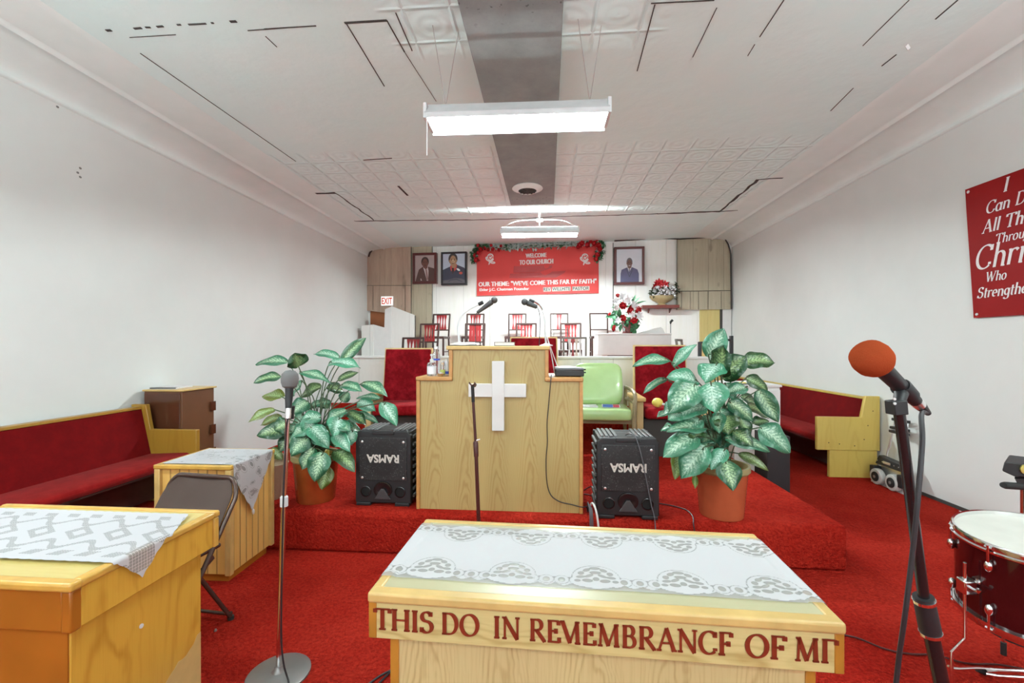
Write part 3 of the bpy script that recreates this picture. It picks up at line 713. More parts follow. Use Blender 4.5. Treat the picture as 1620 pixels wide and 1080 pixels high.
t = thing('small_dish', 'shallow clear dish holding a white cap in front of the bottles', 'dish', wp(697, 3.25, WT))
MB().lathe([(.018, 0), (.026, .012), (.029, .022), (.027, .022), (.022, .010), (.0, .006)], 18).build('dish', M['chrome'], t)
MB().lathe([(.014, .008), (.014, .03), (0, .031)], 14).build('cap', M['white'], t)
# right wing: recorder, papers, cloth, cables
t = thing('recorder', 'flat black tape recorder with grey lid on the pulpit wing', 'recorder', wp(900, 3.38, WT), 0)
MB().box(-.105, .105, -.11, .11, .004, .048).build('case', M['black'], t, bevel=.006)
MB().box(-.106, .106, -.108, .11, .048, .062).build('lid', M['greycable'], t, bevel=.006)
for z in (.028, .05): MB().tube([(.105, -.03, z), (.125, -.03, z)], .005, 8).build('plug', M['rubber'], t)
t = thing('paper_sheet', 'loose white papers lying on the tape recorder lid', 'paper', wp(898, 3.38, WT + .0625), R(12))
MB().grid(lambda u, v: ((u - .5) * .17, (v - .5) * .18, .003 + .008 * math.sin(u * 3) * v), 8, 4).build('sheet', M['paper'], t)
t = thing('folded_napkin', 'small folded white napkin beside the tape recorder on the pulpit wing', 'napkin', wp(872.5, 3.23, WT), 0)
MB().box(-.02, .02, -.025, .05, 0, .012).build('cloth', M['printwhite'], t, bevel=.004)
for lab, pts in (('white cable falling from the pulpit top corner to the recorder', [(866, 533), (872, 560), (877.5, 590)]), ('white cable slanting behind the other from gooseneck to the recorder lid', [(865, 532), (873, 555), (882, 578)])):
    q = [aty(x, y, 3.36 + .02 * i) for i, (x, y) in enumerate(pts)]; q[-1].z = WT + .012 if pts[-1][1] > 585 else WT + .07
    tag(MB().tube(spline(q, 5), .0035, 6).build('cable', M['whitecable']), lab, 'cable', 'cables on the pulpit')
q = [wp(872.5, 3.26, WT + .016), wp(872, 3.19, WT + .01), aty(871, 606, 3.165)] + [aty(x, y, 3.178) for x, y in ((868, 640), (865.5, 670), (866, 700), (864, 725), (865, 760), (871, 782), (885, 793), (905, 798), (921, 802))]
q += [Vector((.275, 3.17, .36)), Vector((.29, 3.2, .31))]
tag(MB().tube(spline(q, 7), .0038, 6).build('cable', M['cable']), 'black cable hanging down the front of the pulpit and curving to its foot', 'cable')
q = [(.30, 3.3, .305), (.30, 3.18, .36), (.315, 3.13, .40), (.335, 3.09, .36), (.35, 3.07, .24), (.35, 3.085, .08)]
tag(MB().tube(spline(q, 8), .007, 8).build('cable', M['whitecable']), 'thick white cable looping over the platform edge beside the pulpit', 'cable')
m = MB()
for k in range(4): m.tube(spline([(.285 + .004 * k, 3.22, .31), (.283 + .006 * k, 3.15 - .004 * k, .40 - .01 * k), (.29 + .006 * k, 3.09, .36), (.293 + .007 * k, 3.075, .22), (.30 + .004 * k, 3.09, .05)], 7), .0032, 6)
tag(m.build('cable_bundle', M['greycable']), 'bundle of thin grey cables hanging over the platform edge by the pulpit', 'cable bundle')
for lab, pts in (('thin black cable on the red platform between pulpit and loudspeaker, upper of two', [(924, 775), (932, 770), (943, 768)]), ('thin black cable on the red platform between pulpit and loudspeaker, lower of two', [(924, 781), (934, 783), (944, 789)])):
    q = [atz(x, y, .304) for x, y in pts]
    tag(MB().tube(spline(q, 6), .0035, 6).build('cable', M['cable']), lab, 'cable')
q = [atz(1043, 796, .305), atz(1065, 800, .305), atz(1085, 806, .305), atz(1095, 815, .306), aty(1097, 822, 3.15), aty(1097.5, 832, 3.095), Vector((1.02, 3.095, .1)), Vector((1.03, 3.08, .006))]
tag(MB().tube(spline(q, 7), .004, 6).build('cable', M['cable']), 'black cable running from a loudspeaker over the platform edge near the terracotta pot', 'cable')

# ------------------------------------------------------------------ loudspeakers
def loudspeaker(label, px_l, px_r, px_b, y, D=.34):
    pa, pb = aty(px_l, px_b, y), aty(px_r, px_b, y); W = pb.x - pa.x; H = .565
    t = thing('loudspeaker', label, 'loudspeaker', ((pa.x + pb.x) / 2, y, .30), 0, 'stage loudspeakers')
    h = W / 2
    m = MB().box(-h + .012, h - .012, .012, D, .012, H - .012)
    m.prism([(-h, 0, .02), (h, 0, .02), (h, 0, H - .04), (h - .03, 0, H - .008), (-h + .03, 0, H - .008), (-h, 0, H - .04)], (0, .05, 0))
    m.box(-h + .004, h - .004, D - .05, D, .012, H - .01)
    m.build('cabinet', M['black'], t, bevel=.006)
    m = MB()
    for k in range(9):
        z = .05 + k * .056
        for s in (-1, 1): m.box(s * h - .010, s * h + .010, .05, D - .04, z, z + .022)
    for s in (-1, 1):
        for k in range(4):
            x = s * (.075 + k * .032)
            m.box(x - .011, x + .011, .04, D - .01, H - .02, H + .002)
    m.build('rib', M['ribwhite'], t, bevel=.004)
    MB().box(-.07, .07, .06, .22, H - .03, H - .008).build('handle', M['rubber'], t, bevel=.006)
    MB().box(-.085, .085, -.006, .05, H - .035, H - .006).build('handle_lip', M['black'], t, bevel=.006)
    g = MB().box(-h + .03, h - .03, -.006, .01, .19, H - .055).build('grille', M['grille'], t, bevel=.003)
    m = MB()
    for sx in (-1, 1):
        for z in (.21, H - .085): m.lathe([(.009, 0), (.009, .004), (.004, .006)], 10, dirM((sx * (h - .055), -.006, z), (0, -1, 0)))
    m.build('screw', M['alu'], g)
    m = MB()
    put_text(m, 'RAMSA', -.125, .125, -.025, .038, lambda x, y: (-x, -.0075, .36 - y), .035)   # the cabinet stands upside down
    m.build('logo', M['printsilver'], g, smooth=0)
    for s in (-1, 1):
        m = MB().lathe([(.042, 0), (.042, .006), (.036, .008), (.034, .0015), (0, .001)], 22, dirM((s * .132, 0, .105), (0, -1, 0)), cap=False)
        m.build('port', M['blackgloss'], t)
        MB().lathe([(.0335, .0015), (0, .0018)], 22, dirM((s * .132, 0, .105), (0, -1, 0)), cap=False).build('port_throat', M['pitch'], t)
    m = MB().lathe([(.078, 0), (.076, .010), (.066, .012), (.045, .006), (.02, .002), (0, .002)], 28, dirM((0, 0, .120), (0, -1, 0)) @ Matrix.Diagonal((.92, .80, 1, 1)), cap=False)
    m.build('horn', M['blackgloss'], t)
    MB().prism([(-.062, -.004, .052), (.062, -.004, .052), (.012, -.004, .128), (-.012, -.004, .128)], (0, -.014, 0)).build('horn_wedge', M['horngrey'], t, bevel=.003, label='grey wedge in the horn mouth')
    for s in (-1, 1): MB().box(s * (h - .065) - .055, s * (h - .065) + .055, -.012, .06, 0, .024).build('foot', M['black'], t, bevel=.005)
    return t
loudspeaker('black ribbed loudspeaker between the copper pot and the pulpit', 562.5, 650, 805, 3.24)
s2 = loudspeaker('black ribbed loudspeaker between the pulpit and the terracotta pot', 944.5, 1043, 820, 3.13)
q = [(.0, .10, .562), (.02, .03, .585), (.05, -.015, .565), (.085, -.02, .45), (.12, -.02, .28), (.155, -.025, .1), (.175, -.03, .01), (.18, -.045, -.15), (.185, -.04, -.28)]
q = [s2.matrix_basis @ Vector(p) for p in q]
tag(MB().tube(spline(q, 6), .004, 6).build('cable', M['greycable']), 'grey cable draped over the front of a loudspeaker, left of the terracotta pot', 'cable')

# ------------------------------------------------------------------ velvet pulpit chairs
def throne(label, x, y, w, ztop, rz=0.0, seat=.53):
    t = thing('throne_chair', label, 'chair', (x, y, .30), rz, 'crimson velvet pulpit chairs')
    h = w / 2; zt = ztop - .30
    def back(e, y0, y1): return [(-h - e, y0, seat - .1), (h + e, y0, seat - .1), (h - .012 + e, y1, zt + e), (-h + .012 - e, y1, zt + e)]
    m = MB(); m.prism(back(.012, .47, .56), (0, .05, 0)); m.build('back_frame', M['oaktrim'], t, bevel=.004)
    m = MB(); m.prism(back(-.004, .43, .53), (0, .035, 0)); m.build('backrest', M['velvet'], t, bevel=.012, seg=3)
    MB().box(-h + .02, h - .02, -.06, .46, seat - .12, seat).build('seat', M['velvetseat'], t, bevel=.04, seg=4)
    MB().box(-h + .02, h - .02, .02, .46, 0.0, seat - .13).build('apron', M['crack'], t)  # dark block puts the shade under the seat into colour
    for s in (-1, 1):
        p = MB().box(s * (h + .03) - .035, s * (h + .03) + .035, -.03, .52, 0, .60).build('side_panel', M['oak'], t, bevel=.005)
        MB().box(s * (h + .03) - .055, s * (h + .03) + .055, -.075, .50, .60, .645).build('armrest', M['oaktrim'], t, bevel=.012, seg=3)
    return t
throne('crimson velvet armchair with oak arms behind the copper-potted plant', -1.70, 4.92, .60, 1.462, R(5))
throne('crimson velvet armchair with oak arms left of the terracotta-potted plant', 1.335, 4.90, .61, 1.500, R(-1))
throne('tallest crimson velvet chair, mostly hidden behind the pulpit', -.17, 4.92, .585, 1.60, 0)
# green armchair
t = thing('green_armchair', 'pale green vinyl armchair with drab wooden arms beside the pulpit', 'armchair', (.575, 4.72, .30), R(-2))
def cushion(fn, nu=14, nv=10): m = MB(); m.grid(fn, nu, nv); return m
m = MB()
def pad(m, c, sx, sy, sz, e=.32, M_=None):
    n, k = 28, 14
    vs_ = []
    pw = lambda v, p: math.copysign(abs(v) ** p, v)
    for i in range(k + 1):
        ph = -PI / 2 + PI * i / k
        for j in range(n):
            a = 2 * PI * j / n
            q = Vector((sx * pw(math.cos(ph), e) * pw(math.cos(a), e), sy * pw(math.cos(ph), e) * pw(math.sin(a), e), sz * pw(math.sin(ph), e * 1.6)))
            vs_.append((M_ @ q if M_ else q) + Vector(c))
    fs = [(i * n + j, i * n + (j + 1) % n, (i + 1) * n + (j + 1) % n, (i + 1) * n + j) for i in range(k) for j in range(n)]
    m.add(vs_, fs)
pad(m, (0, .16, .485), .30, .27, .065, .22); m.build('seat_cushion', M['green'], t, smooth=80)
m = MB(); pad(m, (-.015, .42, .76), .275, .09, .24, .30, Matrix.Rotation(R(-14), 3, 'X')); m.build('back_cushion', M['green'], t, smooth=80)
for s in (-1, 1):
    x = s * .325
    m = MB().tube(spline([(x * .93, .44, .73), (x, .3, .725), (x * 1.02, .12, .72), (x * 1.03, -.02, .68), (x * 1.0, -.06, .55), (x * .98, -.06, .42)], 6), .022, 8); m.tube([(x * .93, .42, .60), (x * 1.0, .2, .60), (x * 1.02, -.03, .60)], .016, 8)
    m.build('armrest', M['armwood'], t)
    MB().tube([(x * .98, -.06, .45), (x * .96, -.07, .2), (x * .95, -.08, 0)], [.026, .022, .016], 8).build('leg', M['armwood'], t)
    MB().tube([(x * .93, .45, .74), (x * .93, .48, .4), (x * .93, .54, 0)], [.02, .022, .016], 8).build('leg', M['armwood'], t)
MB().box(-.31, .31, -.05, .44, .39, .43).build('seat_rail', M['armwood'], t)
SZ = .85
for lab, x, y, rz, wx, mt in (('white magazine lying flat on the green seat nearest the pulpit', .42, 4.80, R(4), .22, 'paper'), ('magazine with blue and pink print on the green seat by the armrest', .68, 4.83, R(-6), .19, 'paper')):
    k = thing('magazine', lab, 'magazine', (x, y, SZ), rz)
    MB().box(-wx / 2, wx / 2, -.07, .07, 0, .014).build('pages', M['paper'], k)
    MB().box(-wx / 2 + .01, wx * .1, -.0715, .05, .002, .0155).build('cover_print', M['bluepaper' if x > .5 else 'label'], k)
    if x > .5: MB().box(wx * .12, wx / 2 - .01, -.0717, .05, .002, .0157).build('cover_print', M['redpaper'], k)
k = thing('maraca', 'round yellow shaker lying on the crimson seat by the terracotta-potted plant', 'maraca', (1.19, 4.91, .83), R(-30))
MB().ball((0, 0, .055), .058, .052, .052, 18, 12).build('head', M['yellow'], k)
MB().tube([(.05, 0, .045), (.17, 0, .018)], [.014, .011], 10).build('handle', M['paper'], k)

# ------------------------------------------------------------------ choir chairs
def choir_chair(name, label, x, y, rz, zf, slats=(0, 1, 2, 3), frame='darkwood', slatm='slat', solid=False, W=.37):
    t = thing(name, label, 'chair', (x, y, zf), rz, 'choir chairs')
    h = W / 2 - .016; F = M[frame]
    top = .925
    for s in (-1, 1):
        MB().bar((s * h, .17, .46), (s * (h + .005), .24, top), .03, .03).bar((s * h, .17, .47), (s * h, .22, 0), .03, .03).build('rear_post', F, t, bevel=.003)
        MB().bar((s * (h + .01), -.20, .44), (s * (h + .01), -.20, 0), .034, .034).build('leg', F, t, bevel=.003)
        MB().bar((s * h, -.2, .16), (s * h, .2, .16), .02, .02).build('stretcher', F, t)
    MB().bar((-h - .016, .24, top), (h + .016, .24, top), .034, .03).build('top_rail', F, t, bevel=.003)
    MB().bar((-h, .195, .60), (h, .195, .60), .03, .024).build('back_rail', F, t)
    MB().box(-W / 2 - .012, W / 2 + .012, -.24, .19, .42, .465).build('seat', F, t, bevel=.008)
    for k in slats:
        xx = -.083 + k * .055; m = MB()
        wv = [.027, .022, .012, .0095, .010, .016, .024, .025] if not solid else [.027, .026, .024, .024, .024, .025, .026, .026]
        L_, R_ = [], []
        for i, ww in enumerate(wv):
            f = i / (len(wv) - 1); z = top - .012 - f * (top - .612); yy = .237 - f * .042
            L_.append((xx - ww, yy, z)); R_.append((xx + ww, yy, z))
        m.prism(L_ + R_[::-1], (0, .014, 0)); m.build('slat', M[slatm if not isinstance(slatm, (tuple, list)) else slatm[k]], t, smooth=0)
    return t
def cx(px, y): return aty(px, 540, y).x
zT, zM_, zF = 1.225, .97, .70
rows = [
 (697, 9.0, zT, R(-5), {}, 'red-slatted dark chair on the top tier, the first from the exit sign'),
 (751.5, 9.0, zT, R(-2), {}, 'red-slatted dark chair on the top tier behind the raised silver microphone'),
 (817.5, 9.0, zT, R(-3), {}, 'red-slatted dark chair on the top tier below the middle of the red banner'),
 (885, 9.0, zT, R(1), dict(slats=(1, 2)), 'dark chair on the top tier with only two red slats left in its back'),
 (947.5, 9.0, zT, R(1), dict(slats=()), 'dark chair frame with an empty slatless back beside the white piano'),
 (677, 7.9, zM_, R(-8), {}, 'red-slatted dark chair on the middle tier, the first from the white stair wall'),
 (751, 7.9, zM_, R(-2), dict(solid=True), 'dark chair with broad close-set red slats on the middle tier behind the microphone cord'),
 (831.5, 7.9, zM_, R(-3), {}, 'red-slatted dark chair on the middle tier directly over the tallest velvet chair'),
 (901.5, 7.9, zM_, R(-4), {}, 'red-slatted dark chair on the middle tier behind the pale-slatted one'),
 (651.5, 7.0, zF, R(-5), {}, 'red-slatted dark chair on the lowest tier, only its top showing over a velvet chair'),
 (908, 6.95, zF, R(-3), dict(frame='greywood', slatm=('white', 'slat', 'paleslat', 'white')), 'worn grey chair with pale and red slats behind the white choir wall'),
]
for px, y, z, rz, kw, lab in rows: choir_chair('choir_chair', lab, cx(px, y), y - .22, rz, z, **kw)
choir_chair('choir_chair', 'dark slatless chair turned sideways near the yellow door', cx(1098, 6.6), 6.5, R(62), zF - .04, slats=(), frame='greywood')

# ------------------------------------------------------------------ piano, flowers, stand, railing behind
y0 = 7.05
t = thing('piano', 'white painted piano under a red and white bouquet in the choir loft', 'piano', (aty(1000, 540, y0).x, y0, zF))
X = lambda px, y=y0: aty(px, 540, y).x - t.location.x
Zp = lambda py, y=y0: aty(1000, py, y).z - zF
xa_, xb_ = X(943), X(1062)
ol = [(xa_ + .12, 0), (xa_ + .03, .03), (xa_, .12), (xa_ + .02, .45), (xa_ + .12, .62), (xb_ - .1, .62), (xb_, .5), (xb_, 0)]
m = MB().prism([(x, y, Zp(562)) for x, y in ol], (0, 0, Zp(529.5) - Zp(562))); m.build('case', M['white'], t, smooth=30, bevel=.006)
m = MB().prism([(x * 1.005, y * 1.03 - .015, Zp(529.5)) for x, y in ol], (0, 0, .025)); m.build('lid', M['white'], t, bevel=.006, smooth=30)
m = MB().prism([(X(a_), .05, Zp(b_)) for a_, b_ in ((1006, 530), (1012, 527), (1047, 517), (1050, 519.5), (1063, 545), (1058, 546), (1046, 530))], (0, .4, 0)); m.build('cheek', M['white'], t, smooth=0, bevel=.005)
MB().box(X(1060), X(1087), .03, .5, Zp(556), Zp(545.5)).build('key_slip', M['white'], t, bevel=.006)
for xx, yy in ((xa_ + .15, .15), (xb_ - .1, .1), (xb_ - .2, .5)):
    MB().box(xx - .04, xx + .04, yy - .04, yy + .04, 0, Zp(562)).build('leg', M['white'], t)
MB().box(xa_ + .2, xb_ - .15, .25, .3, Zp(566), Zp(560.5)).build('rail', M['greywood'], t)
def petal(m, c, d, up, L, w, cup=.3):
    """one leaf or petal from c along d"""
    d = Vector(d).normalized(); s = d.cross(Vector(up))
    if s.length < 1e-3: s = d.orthogonal()
    s.normalize(); n_ = s.cross(d)
    P = []
    for i in range(5):
        u = i / 4; ww = w * (math.sin(PI * (.12 + .88 * u)) ** .8) * .5 if i < 4 else w * .04
        q = Vector(c) + d * (L * u) + n_ * (L * cup * u * (1 - u) * 1.6)
        P += [q - s * ww + n_ * ww * .35, q, q + s * ww + n_ * ww * .35]
    m.add(P, [f for i in range(4) for f in ((i * 3, i * 3 + 1, i * 3 + 4, i * 3 + 3), (i * 3 + 1, i * 3 + 2, i * 3 + 5, i * 3 + 4))])
def rnd_dir(front=.35):
    while True:
        v = Vector((random.uniform(-1, 1), random.uniform(-1, .6), random.uniform(-.8, 1)))
        if .2 < v.length < 1: return v.normalized()
def rose_mesh(r):
    m = MB()
    for ring, (k, tilt, L) in enumerate(((5, .25, .8), (6, .7, 1.0), (7, 1.15, 1.15))):
        for i in range(k):
            a = 2 * PI * i / k + ring * .5; d = Vector((math.cos(a) * math.sin(tilt), -math.cos(tilt), math.sin(a) * math.sin(tilt)))
            petal(m, (0, 0, 0), d, (0, -1, 0), r * L, r * 1.05, -.35)
    m.ball((0, -r * .35, 0), r * .45, r * .5, r * .45, 8, 6); return m
def lily_mesh(r):
    m = MB()
    for i in range(6):
        a = 2 * PI * i / 6; d = Vector((math.cos(a), -.45, math.sin(a))); petal(m, (0, 0, 0), d, (0, -1, 0), r, r * .55, .3)
    return m
flower_cache = {}
def flower(parent, kind, p, r, mat, name):
    key = (kind, round(r, 3))
    if key not in flower_cache:
        o = (rose_mesh if kind == 'rose' else lily_mesh)(r).build(name, mat, parent, smooth=70); flower_cache[key] = o.data
    else:
        o = bpy.data.objects.new(name, flower_cache[key]); COL.objects.link(o); o.parent = parent
        o.data = o.data if o.data.materials[0] == mat else o.data.copy(); 
        if o.data.materials[0] != mat: o.data.materials[0] = mat
    o.location = parent.matrix_basis.inverted() @ Vector(p); o.rotation_euler = (random.uniform(-.6, .4), random.uniform(0, 6), random.uniform(-.7, .7))
    return o
yb = 7.2
t = thing('bouquet', 'red and white silk bouquet in a marbled vase on the white piano', 'flower arrangement', (aty(993, 527, yb).x, yb, aty(1000, 529.5, 7.05).z + .025))
MB().lathe([(.085, 0), (.09, .01), (.075, .03), (.10, .14), (.125, .22), (.118, .22), (.09, .12), (0, .1)], 20).build('vase', M['vase'], t)
m1, m2 = MB(), MB(); cc = aty(990, 497, yb)
for k in range(130):
    d = rnd_dir(); c = cc + Vector((d.x * .17, d.y * .13, d.z * .17 - .02)); petal(m1 if k % 4 else m2, c, d + Vector((0, -.2, -.2)), (0, -.4, 1), random.uniform(.06, .12), random.uniform(.035, .06))
for a in ((974, 515), (969, 500), (1008, 512), (1004, 520), (1003, 506), (980, 500)):
    c = aty(*a, yb - .12)
    for k in range(5): petal(m1, c, rnd_dir(), (0, -1, .4), .11, .07)
for tipx, tipy in ((1023, 476), (1000, 469), (1013, 470), (1006, 466)):
    a = aty(1000, 485, yb); b_ = aty(tipx, tipy, yb - .05); petal(m1, a, b_ - a, (0, -.6, 1), (b_ - a).length, .06, .15)
m1.build('foliage', M['sprig'], t, world=True, smooth=70); m2.build('pale_foliage', M['palesprig'], t, world=True, smooth=70)
for px, py, r in ((995, 489, .075), (985, 484, .06), (1010, 490, .055), (985, 503, .055), (1003, 506, .06), (977, 468, .035), (965, 497, .03), (970, 521, .035), (972, 517, .03)): flower(t, 'rose', aty(px, py, yb - .2), r, M['rose'], 'rose')
for px, py, r in ((994, 475, .10), (985, 470, .08), (1005, 486, .075), (1001, 498, .075), (1010, 499, .085), (975, 477, .075), (979, 507, .07), (974, 487, .06), (1000, 480, .07)): flower(t, 'lily', aty(px, py, yb - .19), r, M['lily'], 'lily')
# shelf and bowl on the end wall
def bthing(name, label, cat, px, py, off=0.0, group=None):
    u, z = bw(px, py, off); return thing(name, label, cat, wallpt(u, z, off), BA, group), u, z
t, u, z = bthing('wall_shelf', 'narrow mahogany shelf on the end wall under the ochre flower bowl', 'shelf', 1041, 486)
u0, u1 = bw(1013, 486)[0] - u, bw(1070, 486)[0] - u
MB().box(u0, u1, -.28, 0, -.035, .025).build('board', M['shelf'], t, bevel=.006)
for x in (u0 + .15, u1 - .15): MB().prism([(x, 0, -.035), (x, -.2, -.035), (x, 0, -.12)], (.02, 0, 0)).build('bracket', M['shelf'], t)
zs = z + .025
off = .15; u, z = bw(1047, 480, off)
t = thing('flower_bowl', 'ochre ribbed bowl of red and white silk flowers on the mahogany shelf', 'flower arrangement', wallpt(u, zs, off), BA)
n = 40; prof = [(.10, 0), (.11, .012), (.06, .03), (.08, .05), (.19, .10), (.245, .16), (.25, .20), (.235, .20), (.18, .14), (0, .12)]
MB().lathe(prof, 40, Matrix.Diagonal((1, .55, 1, 1))).build('bowl', M['bowl'], t)
m1, m2 = MB(), MB()
for k in range(170):
    c = Vector((random.uniform(-.23, .25), random.uniform(-.13, .1), random.uniform(.18, .40))); c.z -= abs(c.x) * .25
    petal(m1, c, rnd_dir(), (0, -.5, 1), random.uniform(.04, .08), .04)
for k in range(110):
    c = Vector((random.uniform(-.2, .24), random.uniform(-.16, -.06), random.uniform(.18, .38))); petal(m2, c, rnd_dir() + Vector((0, -.5, 0)), (0, -1, .3), random.uniform(.025, .045), .035)
for a in ((.27, .36), (.29, .30), (.12, .42), (.02, .40), (.28, .42)): 
    for k in range(7): petal(m1, (a[0] + random.uniform(-.03, .03), -.03, a[1] + random.uniform(-.03, .03)), rnd_dir(), (0, -.5, 1), .06, .045)
m1.build('foliage', M['darkleaf'], t, smooth=70); m2.build('white_blossom', M['lily'], t, smooth=70)
I = t.matrix_basis
for x, z in ((-.06, .46), (-.02, .43), (-.12, .43), (.06, .42), (-.20, .37), (-.10, .40)): flower(t, 'lily', I @ Vector((x, -.08, z)), .1, M['rose'], 'red_lily')
# slender mic stand
t = thing('microphone_stand', 'slender empty microphone stand behind the white piano', 'microphone stand', (aty(1055, 540, 7.85).x, 7.62, zM_))
MB().tube([(0, 0, .01), (0, 0, aty(1055, 512, 7.62).z - zM_)], .009, 8).build('pole', M['grey'], t)
MB().tube([(0, 0, .9), (0, 0, .93), (.03, -.02, .965)], [.012, .02, .022], 8).build('clip', M['rubber'], t)
MB().lathe([(.12, 0), (.12, .012), (.02, .02)], 20).build('base', M['black'], t)
# railing with wooden slats at the loft steps
yr = 5.98
t = thing('railing', 'black metal railing with pale wooden slats, partly behind the terracotta-potted plant', 'railing', (aty(1130, 560, yr).x, yr, 0))
xo = t.location.x
def rz(px, py): p = aty(px, py, yr); return (p.x - xo, 0, p.z)
for px, top in ((1107, 541), (1157, 531)):
    a = rz(px, top); MB().box(a[0] - .02, a[0] + .02, -.02, .02, .0, a[2]).build('post', M['black'], t, bevel=.003)
MB().tube([rz(1105, 542), rz(1120, 541), rz(1158, 537)], .014, 8).build('top_bar', M['black'], t)
for k, px in enumerate((1111.5, 1117.5, 1123, 1128.5, 1134, 1140, 1146)):
    a = rz(px, 541); MB().box(a[0] - .017, a[0] + .017, -.008, .012, .75, a[2] - .012).build('slat', M['oaktrim'], t)
MB().tube([rz(1107, 640), rz(1157, 640)], .012, 8).build('lower_bar', M['black'], t)

# ------------------------------------------------------------------ white cabinet and black monitor right of the platform
t = thing('white_cabinet', 'white panelled cabinet on the floor behind the terracotta-potted plant', 'cabinet', (2.245, 4.95, 0))
MB().box(-.235, .235, 0, .5, 0, 1.06).build('body', M['whiteboard'], t, bevel=.004)
MB().box(-.25, .25, -.02, .52, 1.06, 1.085).build('top', M['white'], t, bevel=.004)
MB().box(.085, .235, -.012, .01, 0, 1.03).build('panel', M['white'], t, bevel=.003)
k = thing('sheet_music', 'open sheet music with blue and yellow print on the white cabinet top', 'sheet music', (2.14, 5.1, 1.086), R(-10))
MB().grid(lambda u, v: ((u - .5) * .46, (v - .5) * .3, .004 + .02 * abs(math.sin((u - .5) * 2 * PI))), 16, 2).build('pages', M['paper'], k)
MB().box(-.05, .02, -.155, -.1, .012, .022).build('cover_print', M['yellow'], k); MB().box(.05, .2, -.155, -.1, .018, .026).build('cover_print', M['bluepaper'], k)
p = aty(1232, 700, 4.3)
t = thing('monitor_speaker', 'plain dark grey speaker box standing on the floor beside the white cabinet', 'loudspeaker', (p.x, 4.3, 0), R(-4))
MB().box(-.098, .098, 0, .30, 0, .66).build('cabinet', M['black'], t, bevel=.004)
MB().box(-.10, -.09, .0, .30, .0, .662).build('edge_strip', M['rubber'], t)

# ------------------------------------------------------------------ pews
def pew(label, x_wall, sg, y_far, y_near, panel_y, wmat, toward):
    """bench along a side wall; sg=+1: back towards -x.  panel at the end panel_y"""
    t = thing('pew', label, 'pew', (x_wall, min(y_far, y_near), 0))
    L = abs(y_near - y_far)
    X = lambda d: sg * d
    prof_end = [(.015, .312), (.69, .312), (.69, .69), (.212, .69), (.165, .93), (.015, .93)]
    foot = [(.035, 0), (.55, 0), (.55, .312), (.035, .312)]
    for e in (0, 1):
        y = 0 if e == 0 else L - .045
        if e == 1 and toward == 0 or e == 0 and toward == 1: 
            pass
        p = MB().prism([(X(d), y, z) for d, z in prof_end], (0, .045, 0)).build('end_panel', M[wmat], t, bevel=.005)
        yy = y + (.012 if e == 0 else -.012)
        MB().prism([(X(d), yy, z) for d, z in foot], (0, .045, 0)).build('foot', M[wmat], t, bevel=.005)
    a, b_ = .045, L - .045
    bk = [(.06, .885), (.125, .885), (.225, .45), (.16, .44)]
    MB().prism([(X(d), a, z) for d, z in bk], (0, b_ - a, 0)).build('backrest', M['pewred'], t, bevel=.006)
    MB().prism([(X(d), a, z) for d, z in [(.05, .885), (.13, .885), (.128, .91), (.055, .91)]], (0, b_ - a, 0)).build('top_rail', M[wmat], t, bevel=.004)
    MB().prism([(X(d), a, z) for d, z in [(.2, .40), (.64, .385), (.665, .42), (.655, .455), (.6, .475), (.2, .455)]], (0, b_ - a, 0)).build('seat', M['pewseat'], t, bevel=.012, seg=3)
    MB().box(*sorted((X(.2), X(.63))), a, b_, .37, .39).build('seat_board', M['darkwood'], t)
    MB().box(*sorted((X(.3), X(.33))), a, b_, .05, .37).build('skirt', M['darkwood'], t)
    return t
pew('long red upholstered pew with dark honey end panel along the wall by the beadboard cabinet', LX + .02, 1, 4.05, -.6, 4.05, 'pewdark', 1)
pw = pew('red upholstered pew with yellow pine end panel beside the folded hand truck', RX - .005, -1, 9.0, 5.32, 5.32, 'pew', 0)
m = MB()
for px, py in ((1311, 700), (1328, 702), (1352, 705), (1367, 695), (1373, 673), (1381, 650)):
    p = aty(px, py, 5.318); m.lathe([(.006, 0), (.006, .002)], 8, dirM(p, (0, -1, 0)))
m.build('bolt', M['rubber'], pw, world=True)

# ------------------------------------------------------------------ brown cabinet in the corner behind the pew
t = thing('brown_cabinet', 'glossy brown cabinet with a worn top edge behind the red pew end', 'cabinet', (LX + .05, 4.13, 0))
W_ = .405
MB().box(0, W_, .0, .42, 0, 1.045).build('body', M['brownside'], t, bevel=.003)
MB().box(.006, W_ - .02, -.008, .004, .02, 1.03).build('door', M['browncab'], t, bevel=.003, label='darker glossy brown door')
MB().box(-.01, W_ + .02, -.015, .44, 1.045, 1.062).build('top', M['oaktrim'], t, bevel=.004)
for z in (.30, .55, .80): MB().box(W_ - .004, W_ + .02, .36, .425, z, z + .10).build('hinge', M['browncab'], t)
k = thing('folder', 'flat grey-white folder lying on the brown cabinet top', 'folder', (LX + .18, 4.3, 1.0625), R(8))
MB().box(-.13, .13, -.12, .14, 0, .014).build('cover', M['paper'], k); MB().box(-.12, .13, -.123, -.1, .004, .016).build('edge', M['greycable'], k)

